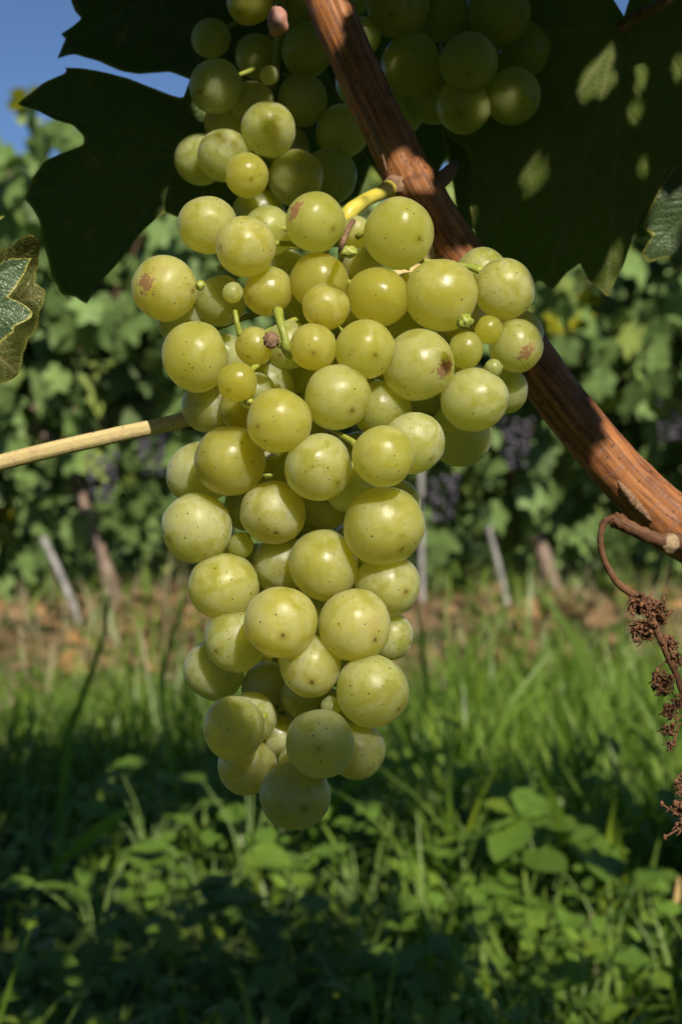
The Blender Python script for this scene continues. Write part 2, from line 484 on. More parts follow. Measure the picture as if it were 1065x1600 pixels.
# ================================================================ LEAF SHAPES
CTRL = [(0, 1.0), (13, .80), (27, .60), (40, .74), (54, .92), (69, .75), (84, .56), (97, .64), (110, .73), (130, .62), (150, .55), (167, .42), (180, .10)]
def leaf_radius(deg, teeth=0.07, jit=0.0, ph=0.0):
    a = abs((deg + 180) % 360 - 180)
    r = float(np.interp(a, [c[0] for c in CTRL], [c[1] for c in CTRL]))
    saw = ((a + ph) / 9.5) % 1.0
    r *= 1 + teeth * (0.5 - abs(saw - 0.35) * 1.3)
    return r * (1 + jit * mnoise.noise(Vector((deg * 0.03, ph, 0))))

def leaf_mesh(name, mat, n_out, rings, teeth, seed, droop=0.25, crumple=0.06):
    """unit vine leaf, petiole joint at the origin, tip towards +Y, upper side +Z"""
    V = [(0, 0, 0)]; F = []
    for k in range(1, rings + 1):
        f = k / rings
        for i in range(n_out):
            dg = 360 * i / n_out
            r = leaf_radius(dg, teeth, 0.18, seed) * f
            x, y = r * math.sin(R(dg)), r * math.cos(R(dg))
            z = -droop * (r ** 2) * (0.7 + 0.3 * math.cos(R(dg))) + 0.10 * abs(math.sin(R(dg * 2.5))) * r
            z += crumple * mnoise.noise(Vector((x * 2.3 + seed * 3, y * 2.3, seed))) * (0.4 + r)
            V.append((x, y, z))
    for i in range(n_out):
        F.append((0, 1 + (i + 1) % n_out, 1 + i))
        for k in range(rings - 1):
            a = 1 + k * n_out
            F.append((a + i, a + (i + 1) % n_out, a + n_out + (i + 1) % n_out, a + n_out + i))
    F = [tuple(reversed(f)) if len(f) == 4 else f for f in F]
    V = np.array(V)
    at = np.zeros(len(V))
    me = mesh_np(name, V, F, mat, True, {'vein': at, 'edge': at})
    return me

def frame_rot(normal, tip):
    n = Vector(normal).normalized()
    t = Vector(tip); t = (t - n * t.dot(n)).normalized()
    x = t.cross(n)
    return Matrix((x, t, n)).transposed()

# ================================================================ FAR VINE ROWS
far_leaves = [leaf_mesh('vine_leaf_shape', M['leaf_far'], 24, 1, 0.0, s, 0.3, 0.12) for s in range(4)]
far_yellow = [leaf_mesh('yellow_vine_leaf_shape', M['leaf_yellow'], 24, 1, 0.0, s, 0.3, 0.12) for s in range(2)]

def far_density(x, z):
    """how full the leaf wall is: open low holes where fruit and dark show"""
    d = 1.0
    if z < 0.30: d *= 0.30
    elif z < 0.52: d *= 0.75
    if z > 1.15: d *= max(0.0, 1 - (z - 1.15) / 0.42) + 0.15
    # dark hollow beside the trunk and thin gap high up by the hanging leaf
    if -0.85 < x < -0.40 and 0.16 < z < 0.66: d *= 0.16
    if 0.6 < x < 0.9 and 1.12 < z < 1.5: d *= 0.5
    if 0.1 < x < 0.5 and 0.3 < z < 0.5: d *= 0.5
    if x < -0.72 and z > 0.75: d *= 1.3
    return d

def far_leaf_rot(r):
    n = Vector((r.uniform(-1.1, 1.1) + 0.1, -0.8 + r.uniform(-0.4, 0.8), r.uniform(-0.6, 1.0)))
    return frame_rot(n, (r.uniform(-0.9, 0.9), -0.2, -1 + r.uniform(-0.2, 0.6)))

def far_vine(xb, yb, lean, nleaf, label, seed, kind_side=False):
    r = random.Random(seed)
    root = empty('grape_vine', (xb, yb, 0), label, 'vine', 'vines of the next row')
    tr = MB()
    path = [(xb + lean * 0.5, yb, -0.03, .030), (xb + lean * 0.34, yb - .02, .14, .024), (xb + lean * .12, yb, .33, .021), (xb - lean * .1, yb + .02, .5, .022), (xb - lean * 0.2, yb + .02, .62, .026)]
    tr.add(*tube(path, 26, 12, 0.35, 30, seed=seed))
    part('trunk', tr.mesh('trunk', M['bark']), root)
    for sg in (-1, 1):
        b = MB()
        x0 = xb - lean * .2
        b.add(*tube([(x0, yb + .02, .60, .017), (x0 + sg * .2, yb + .03, .70, .013), (x0 + sg * .45, yb + .02, .72, .010), (x0 + sg * .66, yb, .71, .006)], 18, 9, 0.3, 40, seed=seed + sg))
        part('cordon', b.mesh('cordon', M['bark']), root)
    for k in range(7):
        b = MB(); x0 = xb + r.uniform(-.6, .6); y0 = yb + r.uniform(-.08, .1)
        b.add(*tube([(x0, yb, .68, .005), (x0 + r.uniform(-.06, .06), y0, .95, .004), (x0 + r.uniform(-.15, .15), y0 + r.uniform(-.1, .1), 1.3 + r.uniform(-.1, .15), .0025)], 10, 6))
        part('shoot', b.mesh('shoot', M['bract']), root)
    cnt = 0
    while cnt < nleaf:
        x = xb + r.uniform(-.68, .68); z = r.uniform(.16, 1.62)
        if r.random() > far_density(x, z): continue
        y = yb + (r.uniform(-0.50, -.05) if z > .68 else r.uniform(-.26, .08) if z > .5 else r.uniform(-.12, .1))
        o = bpy.data.objects.new('leaf', r.choice(far_leaves) if r.random() > (0.25 if (0.3 < x < .75 and .8 < z < 1.1) else 0.006) else r.choice(far_yellow))
        link(o, root)
        o.location = (x - xb, y - yb, z)
        o.rotation_euler = far_leaf_rot(r).to_euler()
        s = r.uniform(.050, .092)
        o.scale = (s, s, s)
        cnt += 1
    # the leaves deeper inside the crown, too dense to pick apart
    fol = MB()
    me0 = far_leaves[0]
    base = np.array([v.co[:] for v in me0.vertices]); bf = [tuple(p.vertices) for p in me0.polygons]
    cnt = 0
    while cnt < 850:
        x = xb + r.uniform(-.7, .7); z = r.uniform(.2, 1.5) if r.random() < .6 else r.uniform(.8, 1.45)
        if r.random() > far_density(x, z): continue
        y = yb + r.uniform(0.04, 0.42)
        A = np.array(far_leaf_rot(r)) * r.uniform(.045, .08)
        fol.add(base @ A.T + np.array((x, y, z)), bf); cnt += 1
    o = part('foliage', fol.mesh('foliage', M['leaf_far']), root)
    o['kind'] = 'stuff'
    return root

ROW = 4.3
far_vine(-0.78, ROW, 0.30, 290, 'leafy vine with a thin trunk leaning beside the dark hollow', 11)
far_vine(0.56, ROW, 0.26, 290, 'leafy vine with a leaning grey trunk, behind the brown cane', 12)
far_vine(-2.15, ROW + .05, -0.1, 90, 'leafy vine at the far end of the row, past the petiole', 13)
far_vine(1.90, ROW - .05, -0.1, 90, 'leafy vine beyond the dried flower stalk', 14)

far_vine(-0.10, ROW + .06, 0.05, 270, 'leafy vine of the next row hidden behind the big bunch', 15)
far_vine(-1.42, ROW + .04, 0.06, 230, 'leafy vine filling the row beyond the pale left-hand leaf', 16)
far_vine(1.22, ROW + .04, -0.06, 230, 'leafy vine filling the row between cane and frame edge', 17)

# second and third row: one mass of leaves
def far_mass(y0, n, seed, xw, zt, thick=.6, sz=(.06, .10)):
    r = random.Random(seed)
    fol = MB()
    base = np.array([v.co[:] for v in far_leaves[1].vertices]); bf = [tuple(p.vertices) for p in far_leaves[1].polygons]
    for k in range(n):
        x = r.uniform(-xw, xw); z = .12 + (zt - .12) * r.random() ** .85 + 0.15 * mnoise.noise(Vector((x * 1.3, seed, 0)))
        if 0.66 < x / y0 * 4.3 < .9 and z > 1.5 and y0 < 12: 
            if r.random() < .8: continue
        y = y0 + r.uniform(-.1, thick)
        A = np.array(far_leaf_rot(r)) * r.uniform(*sz)
        fol.add(base @ A.T + np.array((x, y, z)), bf)
    o = bpy.data.objects.new('foliage', fol.mesh('foliage', M['leaf_far']))
    link(o)
    return o
o = far_mass(6.3, 4600, 31, 3.0, 1.72)
tag(o, 'dense leaves of the vine row behind the nearer row', 'foliage', kind='stuff')
o = far_mass(9.2, 2200, 32, 5.0, 1.75)
tag(o, 'dense leaves of the farthest vine row under the sky', 'foliage', kind='stuff')
o = far_mass(14.0, 2600, 33, 8.0, 1.2, 1.5, (.11, .18))
tag(o, 'low distant greenery beyond the vine rows', 'foliage', kind='stuff')
# the row at the photographer's back closes off that side of the sky
o = far_mass(-2.6, 2600, 34, 3.6, 1.6, .5, (.07, .12))
tag(o, 'dense leaves of the vine row behind the viewpoint', 'foliage', kind='stuff')

# pale stakes by the row
def stake(px, d, lean, h, rad, label):
    x = (px - CX) / FPX * d
    b = MB()
    V, F, U = tube([(x, d, -.05, rad), (x - lean * .5, d, h * .5, rad * .95), (x - lean, d, h, rad * .9)], 14, 8, 0.1, 40)
    b.add(V, F, U)
    o = bpy.data.objects.new('stake', b.mesh('stake', M['stake']))
    link(o)
    tag(o, label, 'stake', 'stakes of the next row')
stake(660, 4.05, 0.01, 1.1, .009, 'pale upright stake showing just beside the bunch')
stake(150, 4.0, 0.15, .33, .011, 'short pale stake leaning against the thin trunk')
stake(812, 4.02, 0.09, .36, .009, 'short pale stake leaning by the grey trunk')

# dark bunches in the fruit zone of the row
def dark_bunch(px, py, d, n, label, seed):
    r = random.Random(seed)
    c = P(px, py, d)
    V0, F0 = icos(2)
    b = MB()
    for k in range(n):
        f = k / n
        w = .042 * (1 - .6 * f) + .004
        a = r.uniform(0, 6.28)
        q = np.array((c.x + w * math.cos(a), c.y + w * math.sin(a) * .8, c.z + .06 - .13 * f + r.uniform(-.008, .008)))
        b.add(V0 * r.uniform(.0075, .0092) + q, F0)
    o = bpy.data.objects.new('dark_grape_bunch', b.mesh('dark_grape_bunch', M['blue_grape']))
    link(o)
    tag(o, label, 'grapes', 'dark bunches on the next row')
dark_bunch(160, 745, 3.95, 46, 'dark purple bunch in the hollow beneath the petiole', 1)
dark_bunch(238, 700, 4.0, 40, 'small dark bunch close to the big bunch under the petiole', 2)
dark_bunch(805, 690, 3.95, 46, 'dark purple bunch just under the brown cane', 3)
dark_bunch(690, 775, 4.0, 40, 'dark purple bunch close to the green bunch', 4)
dark_bunch(1045, 650, 3.95, 46, 'dark purple bunch above the brown cane', 5)

# ================================================================ FALLEN LEAVES, GRASS
def litter():
    b = MB()
    base = np.array([v.co[:] for v in far_leaves[2].vertices]); bf = [tuple(p.vertices) for p in far_leaves[2].polygons]
    r = random.Random(5)
    for k in range(1100):
        y = r.gauss(4.1, .38); x = r.uniform(-2.0, 2.0)
        if y < 3.0: continue
        n = (r.uniform(-.7, .7), r.uniform(-.9, .4), 1)
        A = np.array(frame_rot(n, (r.uniform(-1, 1), r.uniform(-1, 1), .1))) * r.uniform(.022, .055)
        b.add(base @ A.T + np.array((x, y, gz(x, y) + r.uniform(.004, .03))), bf)
    o = bpy.data.objects.new('fallen_leaves', b.mesh('fallen_leaves', M['litter']))
    link(o)
    tag(o, 'brown fallen vine leaves on the bare strip under the row', 'leaves', kind='stuff')
litter()

def blades(name, n, mat, pos, Lr, Wr, bend, seed, segs=6, label='', lean=(0, 0)):
    g = np.random.default_rng(seed)
    x, y, hs = pos(g, n)
    n = len(x)
    L = g.uniform(*Lr, n) * hs
    Wd = g.uniform(*Wr, n)
    az = g.uniform(0, 2 * np.pi, n)
    dx, dy = np.cos(az), np.sin(az)
    bd = g.uniform(*bend, n)
    t = np.linspace(0, 1, segs)
    th0 = g.uniform(0.0, 0.35, n)
    V = np.zeros((n, segs, 2, 3), dtype=np.float32)
    cx = np.zeros(n); cz = np.zeros(n)
    g0 = np.array([gz(a, b_) for a, b_ in zip(x, y)])
    # face direction: random
    fa = az + np.pi / 2 + g.uniform(-.6, .6, n)
    wx, wy = np.cos(fa), np.sin(fa)
    for i, ti in enumerate(t):
        if i:
            th = th0 + bd * ti ** 1.4
            cx = cx + np.sin(th) * L / (segs - 1)
            cz = cz + np.cos(th) * L / (segs - 1)
        w = Wd * (1 - ti ** 2.2) * (0.65 + 0.7 * ti * (1 - ti) * 2) * .5 + 0.0002
        X = x + dx * cx + lean[0] * cz; Y = y + dy * cx + lean[1] * cz
        for s, sg in ((0, -1), (1, 1)):
            V[:, i, s, 0] = X + sg * wx * w
            V[:, i, s, 1] = Y + sg * wy * w
            V[:, i, s, 2] = cz + g0 - 0.005
    b = (np.arange(n) * segs * 2)[:, None]
    F = []
    for i in range(segs - 1):
        q = np.array([2 * i, 2 * i + 1, 2 * i + 3, 2 * i + 2])
        F.append(b + q[None])
    F = np.concatenate(F, 0).astype(np.int32)
    me = bpy.data.meshes.new(name)
    me.vertices.add(n * segs * 2)
    me.vertices.foreach_set('co', V.ravel())
    me.loops.add(F.size)
    me.loops.foreach_set('vertex_index', F.ravel())
    me.polygons.add(len(F))
    me.polygons.foreach_set('loop_start', np.arange(0, F.size, 4, dtype=np.int32))
    me.polygons.foreach_set('use_smooth', np.ones(len(F), dtype=bool))
    me.update(calc_edges=True)
    me.validate()
    me.materials.append(mat)
    o = bpy.data.objects.new(name, me)
    link(o)
    tag(o, label, 'grass', kind='stuff')
    return o

def clump(x, y, s=1.7, o=0.0):
    return np.array([mnoise.noise(Vector((a * s + o, b * s, 1.7))) for a, b in zip(x, y)])

def pos_grass(g, n):
    y = 0.75 + (3.75 - .75) * g.random(n) ** .8
    x = (g.random(n) - .5) * 2 * (.33 * y + .25)
    c = clump(x, y)
    px = x / y * FPX + CX
    hs = 1.0 + .95 * c
    hs = hs * np.where(y > 2.6, np.clip(1 - (y - 2.6) * .8, .2, 1), 1)
    hs = hs * np.where(px > 640, .95, .9) * np.where(y < 1.35, .72, 1)
    keep = g.random(n) < np.clip(.7 + 1.5 * c, .08, 1) * np.where(y > 3.0, .35, 1) * np.where((y < 1.5) & (px < 560), .5, 1)
    return x[keep], y[keep], hs[keep]
blades('grass', 17000, M['grass'], pos_grass, (.07, .23), (.0035, .0085), (.2, 1.9), 3, 6, 'green grass growing in the lane before the next row')
def pos_right(g, n):
    y = g.uniform(1.35, 2.7, n); px = g.uniform(690, 1250, n)
    x = (px - CX) / FPX * y
    return x, y, np.ones(n)
blades('tall_grass', 1300, M['grass'], pos_right, (.12, .25), (.008, .016), (.1, 1.2), 4, 7, 'taller grass with long blades under the dried flower stalk', (-.1, 0))
def pos_row(g, n):
    y = g.uniform(3.5, 4.7, n); x = (g.random(n) - .5) * 2 * 1.7
    c = clump(x, y, 3.0, 4.0)
    k = c > .04
    return x[k], y[k], (1 + .6 * c)[k]
blades('row_weeds', 2300, M['grass'], pos_row, (.04, .17), (.005, .014), (.2, 1.6), 14, 5, 'coarse dark weeds along the foot of the next row')
def pos_far(g, n):
    y = g.uniform(4.7, 9.5, n); x = (g.random(n) - .5) * 2 * (.3 * y + .6)
    return x, y, np.ones(n)
blades('far_grass', 4200, M['weed'], pos_far, (.08, .34), (.012, .030), (.2, 1.6), 15, 4, 'rank grass between the farther vine rows')
def pos_straw(g, n):
    y = 4.5 - 2.2 * g.random(n) ** 1.8; x = (g.random(n) - .5) * 2 * (.3 * y + .3)
    return x, y, np.ones(n)
blades('dead_grass', 700, M['straw'], pos_grass, (.05, .16), (.002, .005), (.6, 2.4), 23, 5, 'dead straw lying through the green grass')
blades('dry_grass', 1900, M['straw'], pos_straw, (.05, .20), (.002, .006), (.2, 1.6), 8, 5, 'straw coloured dry grass on the bare strip')

def cover():
    """low small-leaved plants nobody could count"""
    r = random.Random(17)
    V, F = [], []
    for k in range(5200):
        y = .8 + 2.2 * r.random() ** 1.3; x = r.uniform(-1, 1) * (.30 * y + .2)
        z = r.uniform(.0, .075) * (1.2 if y < 1.6 else 1)
        s = r.uniform(.006, .015)
        rot = np.array(frame_rot((r.uniform(-.7, .7), r.uniform(-.9, .5), 1), (r.uniform(-1, 1), r.uniform(-1, 1), 0))) * s
        b = len(V)
        loc = np.array([(0, -.9, -.1), (.55, -.3, .05), (.5, .4, .05), (0, 1, -.15), (-.5, .4, .05), (-.55, -.3, .05), (0, 0, -.05)]) @ rot.T + np.array((x, y, z))
        V.extend(map(tuple, loc))
        F.extend([(b + 6, b + i, b + (i + 1) % 6) for i in range(6)])
    o = bpy.data.objects.new('ground_cover', mesh_np('ground_cover', V, F, M['weed']))
    link(o)
    tag(o, 'low small-leaved green plants between the grass', 'plants', kind='stuff')
cover()

# broad-leaved weeds, each a plant of its own
def ovate(L, w, lob=0.0):
    V, F = [], []
    n = 9
    for i in range(n):
        t = i / (n - 1)
        ww = w * math.sin(math.pi * min(1, t * .93 + .04)) ** .75 * (1 + lob * math.sin(t * 22))
        z = -.22 * L * t * t + .0
        for sg in (-1, 0, 1):
            V.append((sg * ww, t * L, z + (0.10 * w if sg else -.08 * w)))
    for i in range(n - 1):
        for j in range(2):
            a = i * 3 + j
            F.append((a, a + 1, a + 4, a + 3))
    return V, F
weed_meshes = []
for L, w, lb in ((1, .30, 0), (1, .42, 0), (1, .26, .22), (1, .36, .10)):
    V, F = ovate(L, w, lb)
    weed_meshes.append(mesh_np('weed_leaf_shape', V, F, M['weed']))

def weed(px, d, h, n, kind, size, seed, label):
    r = random.Random(seed)
    x = (px - CX) / FPX * d
    root = empty('weed_plant', (x, d, 0), label, 'weed', 'broad-leaved weeds in the near grass')
    for k in range(n):
        a = r.uniform(0, 6.28); reach = r.uniform(.1, .45) * h + .01
        top = Vector((math.cos(a) * reach, math.sin(a) * reach, h * r.uniform(.45, 1)))
        b = MB()
        b.add(*tube([(0, 0, -.02, .0014), (top.x * .35, top.y * .35, top.z * .6, .0012), (top.x, top.y, top.z, .0009)], 7, 5))
        st = part('stem', b.mesh('stem', M['weed_stem']), root, False)
        m = kind
        lf = {0: 3, 1: 1, 2: 1, 3: 5}[kind]
        for j in range(lf):
            aa = a + (j - (lf - 1) / 2) * (1.15 if lf == 3 else .95)
            o = bpy.data.objects.new('leaf', weed_meshes[m])
            link(o, root)
            o.location = top
            tip = Vector((math.cos(aa), math.sin(aa), r.uniform(-.25, .25)))
            nm = Vector((r.uniform(-.35, .35), r.uniform(-.65, .1), 1))
            o.rotation_euler = frame_rot(nm, tip).to_euler()
            s = size * r.uniform(.7, 1.15)
            o.scale = (s, s, s)
wl = [(150, 1.25, .10, 7, 1, .035), (235, 1.5, .13, 8, 1, .034), (330, 1.3, .12, 8, 1, .036), (390, 1.45, .14, 7, 1, .036), (300, 1.75, .15, 9, 2, .05),
      (430, 1.2, .09, 7, 1, .036), (500, 1.12, .07, 6, 0, .022), (70, 1.1, .07, 7, 1, .036), (250, 1.15, .09, 8, 2, .045), (560, 1.35, .1, 6, 2, .04),
      (640, 1.55, .14, 6, 1, .036), (660, 1.7, .17, 6, 2, .05), (730, 1.3, .10, 6, 0, .026), (800, 1.4, .11, 6, 2, .05),
      (955, 1.2, .10, 7, 1, .04), (620, 1.15, .07, 6, 2, .04), (700, 1.18, .08, 6, 1, .03), (1010, 1.45, .15, 8, 2, .05),
      (180, 1.05, .06, 6, 0, .025), (360, 1.08, .05, 6, 0, .024), (460, 1.55, .14, 7, 2, .045), (910, 1.06, .07, 7, 1, .035), (1040, 1.12, .08, 7, 1, .035)]
WL = ['oval-leaved weed low in the left shade, by itself', 'oval-leaved weed behind the low left weeds, under the broad lying blade', 'sunlit oval-leaved weed left of the foot of the bunch', 'taller oval-leaved weed just under the foot of the bunch, on its left', 'narrow toothed-leaf weed farther back, left under the bunch', 'oval-leaved weed near the bottom border, left of the middle', 'small three-leaflet weed at the bottom border, in the middle', 'oval-leaved weed in the bottom left corner', 'narrow toothed-leaf weed low on the left, among oval leaves', 'narrow toothed-leaf weed right of the middle, below the bunch', 'oval-leaved weed right under the foot of the bunch', 'tall toothed-leaf weed behind, right of the foot of the bunch', 'three-leaflet weed beside the big five-fingered leaves', 'toothed-leaf weed just behind the big five-fingered leaves', 'oval-leaved weed beside the short yellow stalk', 'toothed-leaf weed at the bottom border, right of the middle', 'small oval-leaved weed low, left of the five-fingered leaves', 'toothed-leaf weed under the dried flower stalk', 'small three-leaflet weed at the bottom border, left', 'small three-leaflet weed at the bottom border, left of the middle', 'tall toothed-leaf weed straight below the bunch', 'oval-leaved weed at the bottom border under the short yellow stalk', 'oval-leaved weed in the bottom right corner by the pale straw blade']
for i, w in enumerate(wl):
    weed(*w[:6], 100 + i, WL[i])
weed(850, 1.28, .135, 3, 3, .052, 300, 'big five-fingered weed leaves near the yellow grass stalk')

def grass_blade(rows, mat, label, wmul=1.0):
    """one long blade: rows px, py, depth, half width px; folded along the midrib"""
    Q = spline([(*P(x, y, d), w * d / FPX * wmul) for x, y, d, w in rows], 18)
    pts = Q[:, :3]
    tan = np.gradient(pts, axis=0)
    V, F = [], []
    for i in range(18):
        t = tan[i] / np.linalg.norm(tan[i])
        s = np.cross(t, (0.25, -1.0, .3)); s /= np.linalg.norm(s)
        nn = np.cross(s, t)
        w = max(Q[i, 3], 1e-4)
        V += [pts[i] - s * w, pts[i] + nn * w * .35, pts[i] + s * w]
        if i:
            b = i * 3
            F += [(b - 3, b - 2, b + 1, b), (b - 2, b - 1, b + 2, b + 1)]
    o = bpy.data.objects.new('grass_blade', mesh_np('grass_blade', V, F, mat))
    link(o)
    tag(o, label, 'grass blade', 'single long grass blades')
grass_blade([(420, 1420, 1.62, 3), (540, 1235, 1.58, 8), (640, 1190, 1.55, 8), (720, 1163, 1.55, 2)], M['grass'], 'pale flat grass blade slanting up beside the foot of the bunch')
grass_blade([(720, 1480, 1.7, 4), (752, 1260, 1.7, 7), (790, 1120, 1.7, 7), (860, 1020, 1.72, 3)], M['grass'], 'long green blade arching towards the dried flower stalk')
grass_blade([(690, 1250, 1.75, 4), (672, 1120, 1.75, 5), (660, 1020, 1.75, 4), (650, 930, 1.75, 2)], M['grass'], 'dark upright blade close beside the bunch')
grass_blade([(60, 1380, 1.4, 4), (120, 1325, 1.35, 9), (170, 1285, 1.3, 9), (205, 1262, 1.3, 3)], M['grass'], 'short broad blade lying over the dark shaded grass')
grass_blade([(1040, 1640, 1.2, 6), (1050, 1500, 1.2, 8), (1056, 1420, 1.2, 6), (1060, 1370, 1.2, 2)], M['straw'], 'pale straw blade standing at the frame edge')
grass_blade([(300, 1330, 1.7, 4), (265, 1180, 1.7, 5), (255, 1050, 1.7, 4), (300, 905, 1.72, 2)], M['grass'], 'dark blade crossing before the tan fallen leaves')
grass_blade([(90, 1300, 1.6, 4), (110, 1150, 1.6, 6), (160, 1000, 1.6, 4), (170, 930, 1.6, 2)], M['grass'], 'dark blade standing before the leaning thin trunk')
grass_blade([(940, 1420, 1.9, 4), (930, 1150, 1.9, 7), (895, 1000, 1.9, 6), (830, 910, 1.9, 2)], M['grass'], 'tall blade bending over before the bare soil')
grass_blade([(928, 1520, 1.28, 5), (927, 1470, 1.28, 5), (925, 1430, 1.28, 5), (924, 1405, 1.28, 4)], M['straw'], 'short yellow stalk rising from the weeds')
grass_blade([(560, 1330, 1.8, 4), (640, 1290, 1.8, 6), (760, 1150, 1.8, 6), (850, 1075, 1.8, 2)], M['grass'], 'thin dark blade slanting across the sunny grass')

# ================================================================ THE NEAR VINE
vine = empty('grape_vine', (0.40, 0.50, 0), 'near vine with a brown cane and big shaded leaves overhead', 'vine')
b = MB()
b.add(*tube([(0.42, .50, -.03, .030), (.40, .50, .2, .024), (.36, .47, .34, .022), (.33, .44, .42, .024)], 24, 14, .3, 40))
part('trunk', b.mesh('trunk', M['bark']), vine)

CD = 0.385     # depth of the cane
cane_rows = [(480, -160, CD + .01, 36), (492, -60, CD + .005, 37), (515, 10, CD, 38), (556, 105, CD, 38), (596, 190, CD, 39), (628, 255, CD, 42), (646, 292, CD, 47), (672, 335, CD, 43),
             (722, 405, CD, 42), (778, 488, CD, 42), (845, 585, CD, 43), (905, 663, CD, 43), (965, 735, CD, 44), (1020, 790, CD, 47), (1052, 818, CD, 52), (1095, 850, CD, 46), (1180, 900, CD, 45), (1500, 990, CD + .02, 46), (1980, 790, .44, 60)]
b = MB()
b.add(*tube(pxpath([(x, y, d, w * .92) for x, y, d, w in cane_rows]), 150, 28, .06, 160, seed=2))
cane = part('cane', b.mesh('cane', M['cane']), vine)
# bark strip / groove ridge and buds on the cane
b = MB()
b.add(*tube(pxpath([(962, 748, CD - .0060, 1), (980, 772, CD - .0060, 7), (1000, 796, CD - .0062, 7), (1018, 815, CD - .0066, 1)]), 40, 10, .5, 1500))
o = part('bark_strip', b.mesh('bark_strip', M['corky']), cane); o.location = (0, 0, 0)
b = MB()
b.add(*tube(pxpath([(668, 300, CD - .004, 12), (690, 282, CD - .003, 12), (706, 262, CD - .002, 9), (712, 250, CD, 2)]), 16, 10, .2, 500))
o = part('bud', b.mesh('bud', M['bract']), cane); o.location = (0, 0, 0)
b = MB()
b.add(*tube(pxpath([(556, 135, CD - .0072, .6), (575, 185, CD - .0078, 3), (594, 235, CD - .0078, 3.5), (604, 268, CD - .0078, 1)]), 24, 8, .5, 700))
o = part('bark_strip', b.mesh('bark_strip', M['corky']), cane); o.location = (0, 0, 0)

# pink-yellow leaf stalk passing behind the bunch
b = MB()
b.add(*tube(pxpath([(-260, 800, .375, 13), (-80, 745, .372, 13), (60, 708, .370, 13), (180, 680, .369, 12.5), (290, 655, .368, 12.5), (400, 610, .369, 13), (520, 520, .374, 14), (640, 420, .382, 16), (690, 360, .385, 22)]), 70, 14, .03, 300))
part('petiole', b.mesh('petiole', M['petiole']), vine)

# ---- traced hero leaves: outline in the photograph's proportions, own depth, tilt and curl
def hero_leaf(name, outline, center, d, mat, tilt=(0, 0), curl=0.0, tips=(), rings=34, crumple=.0022, flip=False, edge_w=.0012, seed=1.0, curl_c=None, teeth=0.0):
    c0 = P(*center, d)
    k = d / FPX
    pts = np.array([((x - center[0]) * k, -(y - center[1]) * k) for x, y in outline])
    # densify
    cl = np.vstack([pts, pts[:1]])
    seglen = np.linalg.norm(np.diff(cl, axis=0), axis=1)
    cum = np.concatenate([[0], np.cumsum(seglen)])
    n = 220
    sv = np.linspace(0, cum[-1], n, endpoint=False)
    ox = np.interp(sv, cum, cl[:, 0]); oy = np.interp(sv, cum, cl[:, 1])
    if teeth:
        rr = 1 + teeth * (np.abs(((sv / .0042) % 1) - .35) * -1.2 + .4)
        ox, oy = ox * rr, oy * rr
    fr = (np.arange(1, rings + 1) / rings) ** .8
    X = np.concatenate([[0], np.outer(fr, ox).ravel()]); Y = np.concatenate([[0], np.outer(fr, oy).ravel()])
    # veins
    segs = []
    for tx, ty in tips:
        tp = np.array(((tx - center[0]) * k, -(ty - center[1]) * k))
        L = np.linalg.norm(tp); u = tp / L
        segs.append((np.zeros(2), tp, .0011, 1.0))
        q = np.array((-u[1], u[0]))
        for i, f in enumerate(np.arange(.16, .95, .11)):
            sg = 1 if i % 2 else -1
            for s2 in (sg, -sg):
                a = tp * (f + (.03 if s2 < 0 else 0))
                e = a + (u * .75 + q * s2 * .7) * L * .36 * (1.05 - f * .6)
                segs.append((a, e, .0006, .6))
    vein = np.zeros(len(X))
    Pn = np.stack([X, Y], 1)
    for a, e, w, amp in segs:
        ab = e - a
        tt = np.clip(((Pn - a) @ ab) / (ab @ ab), 0, 1)
        dd = np.linalg.norm(Pn - (a + tt[:, None] * ab), axis=1)
        ww = w * (1.1 - .6 * tt)
        vein = np.maximum(vein, amp * np.exp(-(dd / ww) ** 2))
    rmax = np.max(np.hypot(ox, oy))
    rad = np.hypot(X, Y) / rmax
    Z = curl * rad ** 2 * rmax + tilt[0] * X + tilt[1] * Y
    wob = np.array([mnoise.noise(Vector((x * 55 + seed * 9, y * 55, seed))) + .5 * mnoise.noise(Vector((x * 140, y * 140, seed * 3))) for x, y in Pn])
    Z += crumple * wob * (0.3 + rad) - .0003 * vein
    edge = np.zeros(len(X)); 
    eo = np.concatenate([[0], np.repeat(fr, n)])
    rout = np.concatenate([[1], np.tile(np.hypot(ox, oy), rings)])
    edge = np.clip(1 - (1 - eo) * rout / edge_w, 0, 1); edge[0] = 0
    V = np.stack([c0.x + X, c0.y - Z, c0.z + Y], 1)
    F = []
    for i in range(n):
        j = (i + 1) % n
        F.append((0, 1 + i, 1 + j))
        for r_ in range(rings - 1):
            a = 1 + r_ * n
            F.append((a + i, a + n + i, a + n + j, a + j))
    # outline runs anticlockwise in the image or not: make the upper side face the lens unless flipped
    area = np.sum(ox * np.roll(oy, -1) - np.roll(ox, -1) * oy)
    if (area < 0) != flip:
        F = [tuple(reversed(f)) for f in F]
    me = mesh_np(name, V, F, mat, True, {'vein': vein, 'edge': edge})
    o = part('leaf', me, vine)
    return o

# upper dark leaf, its lobes reaching down over the sky
hero_leaf('leaf', [(330, -260), (220, -230), (150, -120), (118, -60), (100, -20), (108, 0), (120, 15), (104, 27), (85, 37), (95, 46), (78, 74), (112, 74), (151, 87), (186, 103), (217, 110), (264, 112), (300, 126), (360, 160), (430, 150), (480, 80), (520, 0), (540, -90), (480, -190)], (330, -60), .440, M['leaf'], (.12, -.15), -.18, [(85, 60), (150, -120), (300, 126), (480, 80), (500, -150)], seed=1)
